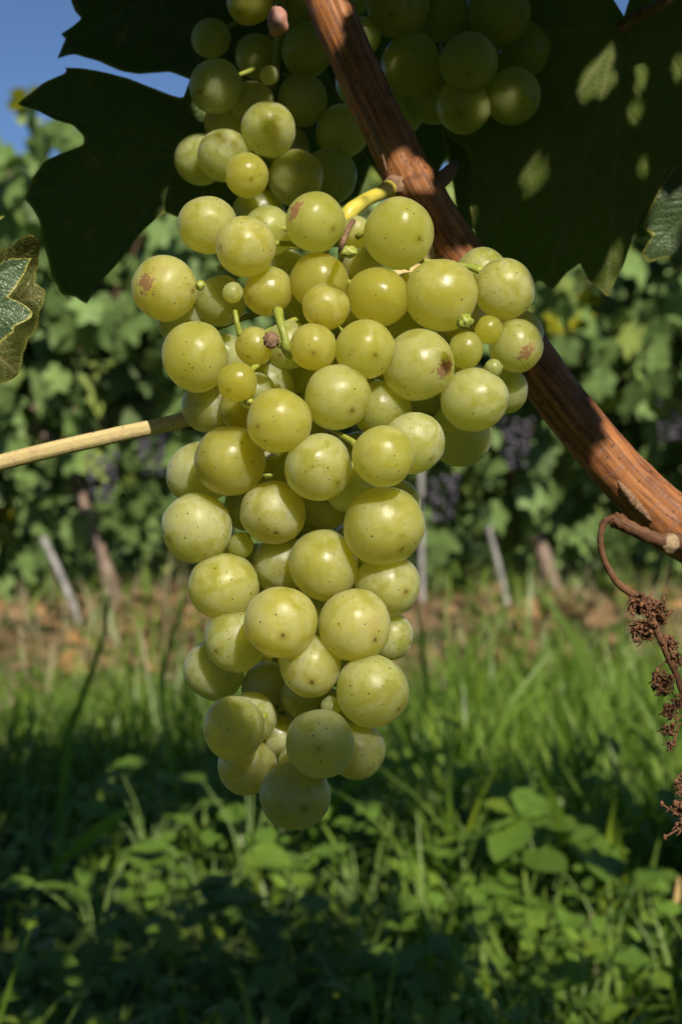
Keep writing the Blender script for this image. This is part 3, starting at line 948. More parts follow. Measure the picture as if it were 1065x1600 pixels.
# middle dark leaf with the pointed lobe
hero_leaf('leaf', [(300, 120), (287, 155), (267, 151), (233, 138), (202, 126), (155, 116), (105, 110), (107, 118), (70, 134), (28, 166), (58, 174), (89, 190), (116, 198), (134, 217), (132, 229), (100, 240), (70, 252), (50, 276), (35, 306), (50, 326), (60, 345), (62, 370), (70, 395), (76, 426), (92, 457), (110, 458), (128, 470), (150, 440), (186, 403), (217, 364), (256, 330), (300, 345), (370, 380), (420, 360), (470, 300), (480, 220), (430, 150), (360, 110)], (290, 240), .428, M['leaf'], (-.10, .10), -.10, [(32, 164), (38, 305), (128, 465), (420, 360), (300, 120)], seed=2)
# big right-hand leaf, joint near its stalk
hero_leaf('leaf', [(975, 28), (930, -40), (860, -60), (790, -30), (740, 20), (700, 60), (690, 110), (715, 140), (700, 190), (735, 215), (748, 255), (742, 300), (752, 347), (735, 378), (775, 392), (800, 405), (836, 430), (858, 420), (880, 436), (900, 410), (920, 396), (935, 420), (950, 432), (968, 450), (978, 425), (990, 400), (1000, 360), (1012, 318), (1030, 300), (1050, 255), (1075, 250), (1100, 200), (1140, 170), (1130, 110), (1150, 60), (1100, 0), (1040, -40), (990, -30)], (968, 45), .425, M['leaf_under'], (.10, .10), -.16, [(690, 45), (745, 375), (870, 430), (968, 445), (1140, 100)], rings=44, seed=3)
# leaf at the edge of the frame, low, half in the sun
hero_leaf('leaf', [(1060, 250), (1035, 285), (1018, 320), (1008, 350), (1025, 362), (1010, 390), (1022, 402), (1050, 395), (1062, 415), (1100, 400), (1160, 400), (1210, 330), (1190, 250), (1140, 200), (1090, 210)], (1110, 290), .435, M['leaf_pale'], (.0, .3), -.1, [(1015, 395)], seed=4)
# sharp pale leaf and the olive one behind it
hero_leaf('leaf', [(-40, 360), (0, 414), (10, 404), (24, 402), (47, 401), (40, 416), (30, 434), (12, 464), (24, 469), (36, 474), (49, 487), (47, 494), (30, 505), (19, 512), (20, 518), (0, 532), (-40, 560), (-120, 600), (-200, 560), (-240, 470), (-200, 380), (-120, 330)], (-90, 465), .346, M['leaf_pale'], (-.12, .1), .06, [(47, 401), (49, 490)], seed=5, edge_w=.0009, teeth=0.02)
hero_leaf('leaf', [(-60, 330), (0, 395), (30, 392), (48, 382), (62, 379), (76, 385), (72, 402), (64, 428), (62, 445), (78, 460), (80, 470), (68, 500), (66, 512), (63, 522), (52, 530), (42, 556), (36, 586), (20, 596), (0, 600), (-60, 640), (-160, 620), (-220, 500), (-170, 380)], (-80, 490), .385, M['leaf_olive'], (.15, .1), .10, [(70, 390), (78, 468), (40, 590), (-160, 620)], seed=6, crumple=.004, teeth=0.02)
# small hanging tip at the left border
hero_leaf('leaf', [(-60, 300), (-20, 340), (0, 344), (10, 337), (4, 342), (-20, 360), (-60, 380), (-110, 340)], (-50, 340), .36, M['leaf'], (.1, .1), .0, [(8, 339)], rings=14, seed=7)
# shaded leaves between the upper bunches
hero_leaf('leaf', [(600, -80), (540, 20), (500, 90), (530, 160), (560, 230), (610, 300), (660, 330), (690, 260), (704, 235), (745, 190), (760, 100), (740, 0), (680, -70)], (640, 90), .492, M['leaf'], (.1, -.1), -.1, [(610, 300), (745, 190), (500, 90)], seed=8)
hero_leaf('leaf', [(360, 40), (320, 130), (330, 230), (300, 330), (380, 380), (470, 350), (560, 300), (600, 200), (560, 90), (500, 10), (430, -20)], (450, 160), .50, M['leaf'], (-.1, .1), -.1, [(300, 330), (560, 300), (600, 180)], seed=9)
hero_leaf('leaf', [(690, -90), (640, -30), (600, 10), (640, 60), (680, 160), (760, 240), (850, 240), (900, 120), (880, 0), (800, -80)], (770, 60), .48, M['leaf'], (.1, .2), -.12, [(640, 30), (760, 240), (880, 150)], seed=10)
hero_leaf('leaf', [(700, 130), (690, 200), (705, 260), (718, 330), (722, 365), (742, 350), (775, 300), (820, 220), (800, 140), (750, 100)], (750, 190), .47, M['leaf'], (.1, .2), -.12, [(722, 360), (700, 200)], seed=11)
hero_leaf('leaf', [(1010, 150), (985, 220), (1000, 290), (985, 340), (1005, 370), (1030, 352), (1048, 385), (1080, 360), (1130, 370), (1180, 280), (1160, 170), (1090, 120)], (1075, 230), .475, M['leaf'], (.1, .1), -.1, [(1005, 365), (1048, 380)], seed=12)
hero_leaf('leaf', [(20, -130), (-60, -60), (40, -20), (150, -10), (260, 30), (330, 40), (360, -60), (300, -150), (150, -180)], (190, -90), .47, M['leaf'], (.1, .1), -.1, [(40, -20), (330, 40)], seed=13)
b = MB()
b.add(*tube(pxpath([(968, 45, .424, 9), (1000, 22, .418, 10), (1035, 5, .412, 11), (1090, -60, .405, 12), (1140, -150, .40, 14)]), 30, 10, .05, 300))
part('petiole', b.mesh('petiole', M['petiole_brown']), vine)

# ---- the canopy overhead: the leaf wall that throws the shade
can = [leaf_mesh('canopy_leaf_shape', M['leaf'], 80, 5, .10, s + .3, .28, .14) for s in range(4)]
def canopy_leaf(loc, nrm, tip, s, r):
    o = bpy.data.objects.new('leaf', r.choice(can))
    link(o, vine)
    o.location = Vector(loc) - vine.location
    o.rotation_euler = frame_rot(nrm, tip).to_euler()
    o.scale = (s, s, s)
    return o
r = random.Random(41)
cnt = 0
def window(x, y, z):
    t = (z - .08) / SUN.z
    gx, gy = x - SUN.x * t, y - SUN.y * t
    px = gx / max(gy, .3) * FPX + CX
    return .85 < gy < 1.62 and (130 < px < 500 or 600 < px < 1060)
def wall_leaf(x0, x1, z0, z1, n, keep):
    c = 0
    while c < n:
        x = r.uniform(x0, x1); y = r.uniform(.40, .68); z = r.uniform(z0, z1)
        if window(x, y, z) and r.random() < .88: continue
        if mnoise.noise(Vector((x * 3.1, y * 2, z * 3.1))) < keep: continue
        if x > .50 and z > .76: continue           # lower on this side: sun reaches the lane
        canopy_leaf((x, y, z), (r.uniform(-.6, .6), -.8, r.uniform(.1, 1)), (r.uniform(-.7, .7), -.3, -1), r.uniform(.05, .085), r)
        c += 1
wall_leaf(-.85, 1.1, .64, .98, 70, .0)
wall_leaf(-.30, .50, .92, 1.27, 92, -.3)

def cast(Q, d):
    """where the shadow of the world points Q (n x 3) falls on the upright plane at distance d, in photo pixels"""
    t = (Q[:, 1] - d) / SUN.y
    H = Q - t[:, None] * np.array(SUN)
    return H[:, 0] / d * FPX + CX, CY - (H[:, 2] - CAM_H) / d * FPX, t
OPEN = [(185, 870, 292, 1000, .325), (185, 870, 292, 1000, .36), (935, 1250, 600, 900, .375), (-200, 235, 600, 800, .37), (-200, 90, 370, 620, .346), (-200, 90, 370, 620, .385), (915, 1100, 780, 1330, .373)]
SPOTS = [(500, 30, .378, 42, 48), (636, 268, .378, 34, 40), (572, 310, .37, 45, 35), (330, 140, .396, 42, 34), (392, 165, .396, 30, 34), (415, 205, .388, 42, 44), (338, 250, .396, 34, 46), (386, 274, .39, 34, 34), (440, 270, .396, 24, 46), (300, 245, .40, 20, 40), (400, 325, .39, 30, 20), (640, 66, .41, 24, 10), (610, 5, .405, 26, 32), (385, 5, .40, 34, 26), (440, 40, .395, 16, 22), (560, 60, .41, 20, 26),
         (935, 92, .425, 32, 34), (755, 232, .425, 22, 24), (862, 212, .425, 13, 22), (1004, 112, .425, 7, 18), (1000, 158, .425, 8, 12), (1024, 224, .425, 7, 9), (1000, 355, .425, 14, 42), (1046, 345, .435, 26, 55), (1062, 100, .425, 8, 14)]
dense = leaf_mesh('shade_leaf_shape', M['leaf'], 150, 30, .10, 1.3, .22, .10)
DV = np.array([v.co[:] for v in dense.vertices]); DF = [tuple(p.vertices) for p in dense.polygons]
def in_open(Q):
    m = np.zeros(len(Q), bool)
    for x0, x1, y0, y1, d in OPEN:
        px, py, t = cast(Q, d)
        m |= (px > x0) & (px < x1) & (py > y0) & (py < y1) & (t > -.005)
    return m
def in_frame(Q):
    y = np.maximum(Q[:, 1], .005)
    px, py = Q[:, 0] / y * FPX + CX, CY - (Q[:, 2] - CAM_H) / y * FPX
    return (Q[:, 1] > .005) & (px > -30) & (px < 1095) & (py > -30) & (py < 1630)
def shade_leaf(c, s, r, jit=.3):
    n = SUN + Vector((r.uniform(-jit, jit), r.uniform(-jit, jit), r.uniform(-jit, jit)))
    A = np.array(frame_rot(n, (r.uniform(-1, 1), -.3, r.uniform(-1, .3)))) * s
    Q = DV @ A.T + np.array(c)
    if in_frame(Q).any(): return None
    op = in_open(Q)
    if op.mean() > .06: return None
    cut = op.copy()
    for (sx, sy, d, rx, ry) in SPOTS:             # holes cut into the leaf so flecks of sun land on chosen spots
        px, py, t = cast(Q, d)
        an = np.arctan2(py - sy, px - sx)
        wob = 1 + .45 * np.sin(an * 2 + sx) + .35 * np.sin(an * 5 + sy) + .2 * np.sin(an * 9 + sx * 2)
        cut |= ((px - sx) / rx) ** 2 + ((py - sy) / ry) ** 2 < wob
    F = [f for f in DF if not cut[list(f)].any()]
    if len(F) < len(DF) * .35: return None
    z = np.zeros(len(Q))
    part('leaf', mesh_np('leaf', Q, F, M['leaf'], True, {'vein': z, 'edge': z}), vine)
    return Q
GOAL = []
for x0, x1, y0, y1, d in ((20, 330, -20, 480, .43), (500, 760, 60, 400, .38), (690, 1080, -20, 440, .425), (290, 560, -20, 330, .40), (540, 860, -20, 230, .415), (815, 862, 540, 650, .385)):
    for gx in np.arange(x0, x1, 22):
        for gy in np.arange(y0, y1, 22):
            if not any(((gx - a) / rx) ** 2 + ((gy - b_) / ry) ** 2 < 1.3 for a, b_, dd_, rx, ry in SPOTS):
                GOAL.append((gx, gy, d))
GOAL = np.array(GOAL)
GW = np.array([P(*g) for g in GOAL])
cov = np.zeros(len(GOAL), bool)
made = 0
for it in range(420):
    left = np.flatnonzero(~cov)
    if len(left) < 12 or made > 46: break
    g = GW[left[r.randrange(len(left))]]
    t = r.uniform(.16, .42); s = r.uniform(.030, .058)
    c = g + np.array(SUN) * t + np.array((r.uniform(-.4, .4) * s, 0, r.uniform(-.1, .6) * s))
    Q = shade_leaf(c, s, r)
    if Q is None: continue
    made += 1
    # mark goals whose sun ray passes near the leaf
    rel = GW - c
    al = rel @ np.array(SUN)
    dist = np.linalg.norm(rel - al[:, None] * np.array(SUN), axis=1)
    cov |= (al < 0) & (dist < s * .55)
# added, unseen shoot behind the lens, leaves placed to half shade the bunch's foot
b = MB()
b.add(*tube([(.62, .50, .95, .004), (.60, .2, 1.2, .0035), (.52, -.25, 1.24, .003), (.42, -.62, 1.13, .0025), (.30, -.80, 1.0, .0015)], 30, 7))
part('shoot', b.mesh('shoot', M['petiole']), vine)
cnt = 0
for it in range(400):
    if cnt >= 18: break
    tx, ty = r.uniform(270, 660), r.uniform(1090, 1330)
    t = r.uniform(1.25, 1.55); sz = r.uniform(.009, .014)
    c = P(tx, ty, .34) + SUN * t
    ring = np.array([c + Vector((sz * math.cos(a), 0, sz * math.sin(a))) for a in np.linspace(0, 6.28, 16)])
    if in_open(ring).any(): continue
    canopy_leaf(c, SUN + Vector((r.uniform(-.4, .4), r.uniform(-.4, .4), 0)), (r.uniform(-.7, .7), -.3, -1), sz, r)
    cnt += 1
for (px, py, t, sz) in ((872, 622, .36, .017), (838, 575, .40, .020), (905, 668, .33, .010)):
    canopy_leaf(P(px, py, .377) + SUN * t, SUN + Vector((.1, .1, 0)), (.3, -.3, -1), sz, r)
made = 0  # extra unseen leaves, added over the upper bunches to dim the skylight
for it in range(600):
    if made >= 34: break
    c = np.array((r.uniform(-.26, .34), r.uniform(.10, .38), r.uniform(.50, .76)))
    if shade_leaf(c, r.uniform(.04, .062), r, .9) is not None: made += 1
# unseen leaves added just above the picture to hold back skylight
cnt = 0
for it in range(3000):
    if cnt >= 60: break
    x = r.uniform(-.30, .36); y = r.uniform(.24, .43); z = r.uniform(.53, .70); s = r.uniform(.03, .05)
    ring = np.array([(x + s * math.cos(a) * f, y + s * .6 * math.sin(a) * f, z + s * math.sin(a) * f) for a in np.linspace(0, 6.28, 16) for f in (.5, 1)])
    if in_frame(ring).any() or in_open(ring).any(): continue
    if any(((((cast(ring, d)[0] - sx) / (rx + 6)) ** 2 + ((cast(ring, d)[1] - sy) / (ry + 6)) ** 2) < 1).any() for (sx, sy, d, rx, ry) in SPOTS): continue
    canopy_leaf((x, y, z), (r.uniform(-.5, .5), r.uniform(-1, -.2), .7), (r.uniform(-.7, .7), -.6, -.8), s, r)
    cnt += 1
# loose unseen leaves above and behind the lens, added to block skylight
cnt = 0
for it in range(4000):
    if cnt >= 190: break
    x = r.uniform(-.9, .95); y = r.uniform(-.45, .42); z = r.uniform(.62, 1.10)
    s = r.uniform(.05, .085)
    if not (z > .62 + max(0, -y) * .5): continue
    if window(x, y, z) and r.random() < .92: continue
    ring = np.array([(x + s * math.cos(a) * f, y + s * .6 * math.sin(a) * f, z + s * math.sin(a) * f) for a in np.linspace(0, 6.28, 16) for f in (.5, 1)])
    if in_frame(ring).any() or in_open(ring).any(): continue
    bad = False
    for (sx, sy, d, rx, ry) in SPOTS:
        px, py, t = cast(ring, d)
        if (((px - sx) / (rx + 10)) ** 2 + ((py - sy) / (ry + 10)) ** 2 < 1).any() or (abs(px.mean() - sx) < 200 and abs(py.mean() - sy) < 200): bad = True
    if bad: continue
    canopy_leaf((x, y, z), (r.uniform(-.5, .5), r.uniform(-.8, .2), 1), (r.uniform(-.7, .7), -.6, -.6), s, r)
    cnt += 1

# ================================================================ BUNCHES
# berry meshes: slightly uneven spheres, dimpled at the stem (+Z)
berries = []
for s in range(5):
    V, F = icos(5 if s < 4 else 4)
    W_ = []
    for v in V:
        q = Vector(v)
        f = 1 + .052 * mnoise.noise(q * 1.1 + Vector((s * 7.7, 0, 0))) + .008 * mnoise.noise(q * 2.6 + Vector((0, s * 5.1, 0)))
        f -= .10 * math.exp(-((1 - v[2]) / .035))
        f += .012 * math.exp(-((1 + v[2]) / .01))
        W_.append(v * f)
    berries.append(mesh_np('grape_shape', W_, F, M['grape']))

def make_bunch(root, rows, d_base, axis, seed, tight=.88, top=-400, tone=(.5, .8)):
    """rows: level, px, py, r_px, opts. Packs the berries from back to front so that they touch."""
    r = random.Random(seed)
    k0 = d_base / FPX
    placed = []
    for lv, x, y, rp, op in sorted(rows, key=lambda q: q[0]):
        ymax = d_base + {0: .019, 1: .0125, 2: .004, 3: -.001, 4: -.004}[int(lv)] + op.get('dy', 0)
        X, Z, rr = x * k0, y * k0, rp * k0
        yy = ymax
        for (X2, Z2, r2, y2) in placed:
            dx = math.hypot(X - X2, Z - Z2); s = (rr + r2) * tight
            if dx < s:
                yy = min(yy, y2 - math.sqrt(s * s - dx * dx))
        placed.append((X, Z, rr, yy))
        c = P(x, y, yy); R_ = rp * yy / FPX
        o = bpy.data.objects.new('grape', berries[r.randrange(4)])
        link(o, root)
        o.location = c - root.location
        # stem towards the axis and up, blossom end outwards and down
        ax, ay, ad = axis(y)
        ay = max(ay, top)
        A = P(ax, ay, ad)
        out = (c - A).normalized() + Vector((r.uniform(-.5, .5), r.uniform(-.5, .5), r.uniform(-.6, .1)))
        zax = (-out).normalized()
        q = zax.to_track_quat('Z', 'Y') @ Quaternion((0, 0, 1), r.uniform(0, 6.28))
        scar = 0.0
        if 'scar' in op:
            sx, sy = op['scar']           # scar seen at this offset, in radii, right and down
            dirv = Vector((sx, -math.sqrt(max(.02, 1 - sx * sx - sy * sy)), -sy))
            q = dirv.to_track_quat('X', 'Z') @ Quaternion((1, 0, 0), r.uniform(0, 6.28))
            scar = 1.0
        o.rotation_mode = 'QUATERNION'
        o.rotation_quaternion = q
        e = op.get('e', 1 + r.uniform(-.07, .08))
        o.scale = (R_, R_, R_ * e)
        o.color = (min(1, max(0, op.get('ripe', tone[0]) + r.uniform(-.15, .15))), min(1, max(0, op.get('bloom', tone[1]) + r.uniform(-.2, .15))), scar, 1)
        if rp > 24 and not scar and zax.y > .05:
            # pedicel from the berry's stem end towards the axis
            sp = c + zax * R_ * (.93 if not scar else .6)
            end = sp.lerp(A, .55) + Vector((r.uniform(-.001, .001), 0, r.uniform(0, .003)))
            b = MB()
            b.add(*tube([(*sp, .0012), (*(sp.lerp(end, .25) + Vector((0, 0, .0006))), .0007), (*end, .0008)], 8, 7))
            part('pedicel', b.mesh('pedicel', M['rachis']), root)
    return placed

# ---- the main bunch
def axis_main(y):
    f = min(1, max(0, (y - 330) / 900))
    return (545 - 95 * f - 40 * math.sin(f * 3.1), y - 40, D0 + .012)
main = empty('grape_bunch', P(545, 330, D0), 'big sunlit bunch of yellow-green grapes hanging below the brown cane', 'grapes')
Y, G, B_ = dict(ripe=.8, bloom=.3), dict(ripe=.15, bloom=.7), dict(ripe=.4, bloom=1.0)
ROWS = [
 # hidden heart of the bunch
 (0, 440, 430, 42, {}), (0, 540, 480, 46, {}), (0, 640, 470, 44, {}), (0, 720, 500, 44, {}), (0, 430, 560, 44, {}), (0, 540, 580, 46, {}), (0, 650, 620, 44, {}), (0, 470, 660, 46, {}), (0, 390, 740, 46, {}), (0, 560, 720, 46, {}),
 (0, 470, 800, 46, {}), (0, 560, 850, 44, {}), (0, 400, 890, 44, {}), (0, 490, 940, 44, {}), (0, 440, 1030, 42, {}), (0, 530, 1030, 42, {}), (0, 480, 1110, 40, {}), (0, 430, 1170, 36, {}),
 # behind
 (1, 750, 428, 42, G), (1, 785, 610, 37, G), (1, 718, 680, 50, G), (1, 326, 636, 40, B_), (1, 374, 640, 33, Y), (1, 312, 740, 49, B_), (1, 620, 787, 38, B_), (1, 510, 784, 43, B_), (1, 440, 882, 46, B_), (1, 335, 1047, 47, dict(ripe=.1, bloom=1)),
 (1, 420, 1074, 42, B_), (1, 432, 1150, 36, B_), (1, 386, 1196, 45, dict(ripe=.7, bloom=.9)), (1, 284, 500, 40, G), (1, 418, 362, 40, G), (1, 632, 507, 30, G), (1, 566, 420, 32, B_), (1, 556, 364, 25, B_), (1, 814, 518, 33, G), (1, 480, 600, 40, G), (1, 480, 1085, 42, G), (1, 545, 1115, 42, B_), (1, 470, 1195, 38, B_), (1, 392, 1120, 40, B_), (1, 562, 1030, 42, G), (1, 385, 960, 40, G), (1, 545, 760, 40, G), (1, 390, 790, 38, G), (1, 345, 870, 34, G), (1, 440, 740, 36, G), (1, 560, 880, 40, G), (1, 500, 960, 40, G), (1, 420, 600, 40, G), (1, 350, 560, 40, G), (1, 450, 540, 38, G), (1, 400, 612, 30, G), (1, 345, 470, 40, G), (1, 470, 480, 30, G), (1, 630, 590, 40, G), (1, 700, 590, 34, G),
 # middle
 (2, 325, 352, 45, dict(ripe=.5, bloom=.8, e=1.05)), (2, 499, 440, 46, Y), (2, 806, 540, 42, dict(ripe=.2, bloom=.7, scar=(.25, .35))), (2, 654, 571, 56, dict(ripe=.3, bloom=.8, scar=(.72, .12))), (2, 419, 455, 38, dict(ripe=.7, bloom=.6)),
 (2, 398, 541, 31, dict(ripe=.8, bloom=.5)), (2, 306, 557, 55, dict(ripe=.6, bloom=.6)), (2, 597, 641, 46, dict(ripe=.4, bloom=.6)), (2, 645, 692, 50, dict(ripe=.2, bloom=.9)), (2, 308, 825, 55, B_), (2, 350, 916, 52, dict(ripe=.5, bloom=.9)),
 (2, 604, 914, 51, dict(ripe=.5, bloom=.8)), (2, 609, 994, 37, dict(ripe=.4, bloom=.8)), (2, 368, 1002, 49, B_), (2.5, 485, 1040, 48, dict(ripe=.6, bloom=.7)), (2, 556, 1173, 45, dict(ripe=.6, bloom=.9)), (2.4, 581, 1079, 56, dict(ripe=.4, bloom=.8)), (2, 460, 1242, 55, dict(ripe=.5, bloom=.9)),
 (2.2, 364, 457, 16, dict(ripe=.2, bloom=.5, dy=-.008)), (2, 376, 852, 20, dict(ripe=.3, bloom=.4)), (2, 517, 1104, 16, dict(ripe=.1, bloom=.5, dy=-.006)), (2, 770, 575, 14, dict(ripe=.1, bloom=.5, dy=-.006)),
 # front
 (3, 384, 385, 46, dict(ripe=.6, bloom=.8)), (3, 492, 347, 47, dict(ripe=.4, bloom=.35, scar=(-.62, -.25))), (3, 622, 364, 55, dict(ripe=.5, bloom=.35)), (3, 257, 451, 51, dict(ripe=.55, bloom=.75, scar=(-.45, .0), dy=.006)), (3, 509, 479, 37, dict(ripe=1, bloom=.6)), (3, 590, 464, 46, Y),
 (3, 688, 461, 55, dict(ripe=.4, bloom=.6, e=1.06)), (3, 787, 452, 48, dict(ripe=.3, bloom=.7, dy=.006)), (3, 727, 547, 29, dict(ripe=.4, bloom=.4)), (3, 763, 515, 22, dict(ripe=.5, bloom=.2)), (3, 725, 503, 12, dict(ripe=0, bloom=.2)), (3, 570, 546, 47, dict(ripe=.5, bloom=.6)), (3.2, 489, 542, 37, dict(ripe=.95, bloom=.6)),
 (3, 371, 597, 31, Y), (3, 436, 658, 50, dict(ripe=.7, bloom=.6)), (3.4, 527, 621, 52, dict(ripe=.55, bloom=.6)), (3, 599, 713, 48, dict(ripe=.6, bloom=.6)), (3, 741, 624, 50, dict(ripe=.35, bloom=.7)), (3.3, 497, 730, 54, dict(ripe=.5, bloom=.65)), (3.2, 360, 719, 55, dict(ripe=.6, bloom=.6)),
 (3.3, 426, 801, 51, dict(ripe=.6, bloom=.85)), (3, 599, 822, 63, dict(ripe=.5, bloom=.75)), (3.5, 505, 882, 54, dict(ripe=.5, bloom=.75)), (3.6, 438, 972, 57, dict(ripe=.6, bloom=.8)), (3, 553, 977, 57, dict(ripe=.5, bloom=.8)), (3, 365, 1138, 50, dict(ripe=.3, bloom=.85)), (3, 500, 1162, 54, dict(ripe=.15, bloom=.8)),
]
placed = make_bunch(main, ROWS, D0, axis_main, 5, top=400)

b = MB()
b.add(*tube(pxpath([(660, 268, CD + .008, 12), (622, 288, CD - .001, 14), (604, 297, CD - .007, 13), (592, 303, CD - .012, 11), (570, 313, CD - .018, 11), (546, 332, CD - .022, 13), (538, 352, CD - .022, 12), (540, 400, CD - .02, 9)]), 36, 14, .04, 300))
part('peduncle', b.mesh('peduncle', M['peduncle']), main)
b = MB()
b.add(*tube(pxpath([(538, 345, CD - .022, 10), (536, 420, CD - .017, 10), (520, 520, CD - .017, 9), (490, 640, CD - .018, 8), (475, 760, CD - .018, 8), (470, 880, CD - .018, 7), (470, 1000, CD - .02, 6), (460, 1120, CD - .02, 5), (445, 1210, CD - .02, 3)]), 60, 10, .05, 300))
for tx, ty in ((760, 480), (700, 560), (640, 420), (340, 420), (320, 520), (300, 620), (640, 640), (330, 780), (600, 780), (340, 930), (590, 930), (350, 1060), (560, 1090), (400, 1150), (540, 1150)):
    ax, ay, ad = axis_main(ty)
    b.add(*tube(pxpath([(ax, ay, CD - .017, 6), ((ax + tx) / 2, (ay + ty) / 2 - 12, CD - .018, 5), (tx, ty, CD - .019, 4)]), 12, 8))
part('rachis', b.mesh('rachis', M['rachis']), main)
# the side branch that stands out in front, with its corky stub; the little green knots
fd = .332
b = MB(); b.add(*tube(pxpath([(434, 486, fd + .006, 9), (438, 505, fd, 6.5), (445, 530, fd - .001, 6.5), (447, 545, fd, 8), (452, 556, fd + .006, 6)]), 24, 10, .05, 500))
part('pedicel', b.mesh('pedicel', M['rachis']), main)
V, F = icos(3)
def lump(name, px, py, d, rp, mat, parent, rough=.35, fs=2.0, sq=(1, 1, 1), sd=0):
    W_ = [v * (1 + rough * mnoise.noise(Vector(v) * fs + Vector((sd, 0, 0)))) for v in V]
    c = P(px, py, d); R_ = rp * d / FPX
    me = mesh_np(name, [(c.x + v[0] * R_ * sq[0], c.y + v[1] * R_ * sq[1], c.z + v[2] * R_ * sq[2]) for v in W_], F, mat)
    return part(name, me, parent)
lump('collar', 619, 290, CD - .0045, 19, M['corky'], main, .3, 2.2, (1.1, .8, .9), 11)
lump('stub', 424, 532, fd - .002, 12, M['corky'], main, .5, 3.0, (1, .8, 1.05), 2)
b = MB(); b.add(*tube(pxpath([(428, 534, fd - .001, 4), (437, 540, fd, 4.5), (447, 543, fd, 5)]), 8, 8))
part('pedicel', b.mesh('pedicel', M['rachis']), main)
b = MB(); b.add(*tube(pxpath([(367, 486, fd + .012, 4), (370, 503, fd + .011, 4.2), (375, 524, fd + .012, 5)]), 12, 8))
part('pedicel', b.mesh('pedicel', M['rachis']), main)
lump('knot', 313, 446, fd + .014, 8, M['rachis'], main, .3, 2)
lump('knot', 543, 394, fd + .002, 12, M['rachis'], main, .45, 2.4, (1.3, 1, .8), 4)
b = MB(); b.add(*tube(pxpath([(530, 398, fd + .002, 3), (536, 378, fd + .0, 4), (544, 358, fd + .004, 4.5), (552, 345, fd + .01, 4)]), 16, 8, .3, 900))
part('pedicel', b.mesh('pedicel', M['corky']), main)
lump('knot', 726, 503, fd - .002, 13, M['rachis'], main, .45, 2.6, (1, 1, .95), 7)
lump('knot', 770, 574, fd + .016, 12, M['rachis'], main, .4, 2.2, (1.1, 1, .9), 8)
lump('knot', 389, 627, fd + .006, 7, M['rachis'], main, .3, 2.2, (1, 1, .9), 9)
lump('knot', 418, 742, fd + .010, 7, M['rachis'], main, .3, 2.2, (1.3, 1, .7), 10)

# ---- the upper bunches in the shade of the leaves
d2 = .405
up_l = empty('grape_bunch', P(430, -40, d2), 'half-shaded bunch of green grapes above the sunlit bunch', 'grapes')
UL = [(2, 338, 135, 42, G), (1, 394, 161, 35, G), (3, 419, 202, 43, G), (1, 472, 156, 39, G), (2, 421, 118, 15, G), (1, 312, 249, 39, G), (2, 351, 243, 42, G), (3, 386, 274, 34, dict(ripe=.6, bloom=.5)), (2, 462, 278, 44, G), (2, 390, 2, 36, Y), (1, 480, 78, 42, G), (0, 402, 88, 36, G),
      (0, 535, 206, 43, G), (0, 515, 275, 42, G), (1, 405, 335, 42, G), (0, 440, 230, 42, G), (0, 360, 190, 40, G), (0, 470, 10, 42, G), (0, 330, 60, 30, G), (1, 440, -60, 44, G), (1, 370, -70, 44, G)]
make_bunch(up_l, UL, d2, lambda y: (430, y - 40, d2 + .02), 8, tone=(.2, .8))
b = MB(); b.add(*tube(pxpath([(470, -190, CD + .012, 10), (452, -80, d2 + .01, 8), (435, 60, d2 + .012, 8), (420, 200, d2 + .015, 6), (400, 300, d2 + .015, 4)]), 30, 8, .05, 300))
part('rachis', b.mesh('rachis', M['rachis']), up_l)
lump('shrivelled_grape', 433, 34, d2 - .012, 19, M['pink'], up_l, .35, 1.6, (.95, .9, 1.15), 3)
d3 = .42
up_r = empty('grape_bunch', P(690, -60, d3), 'dark bunch of grapes deep in the shade behind the upper cane', 'grapes')
UR = [(2, 565, 58, 30, G), (2, 622, 9, 49, dict(ripe=.4, bloom=.7)), (2, 641, 101, 46, G), (2, 732, 98, 46, G), (1, 725, 165, 43, G), (1, 815, 80, 45, G), (1, 780, 20, 50, G), (1, 690, 20, 45, G), (1, 800, 150, 44, G), (0, 620, 176, 40, G), (0, 560, 130, 36, G), (1, 552, 2, 22, G), (0, 680, 150, 44, G), (0, 750, 50, 44, G), (1, 640, -80, 46, G), (1, 730, -60, 46, G), (1, 800, -60, 40, G)]
UR = [(a_, b_, c_, e_, f_ if f_ is not G else dict(ripe=0, bloom=.35)) for a_, b_, c_, e_, f_ in UR]  # ripeness and bloom lowered to darken this bunch: shade put into the colour
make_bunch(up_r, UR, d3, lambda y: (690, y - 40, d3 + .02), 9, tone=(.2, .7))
b = MB(); b.add(*tube(pxpath([(640, -220, CD + .03, 10), (670, -100, d3 + .01, 8), (690, 40, d3 + .014, 7), (700, 150, d3 + .016, 4)]), 26, 8, .05, 300))
part('rachis', b.mesh('rachis', M['rachis']), up_r)

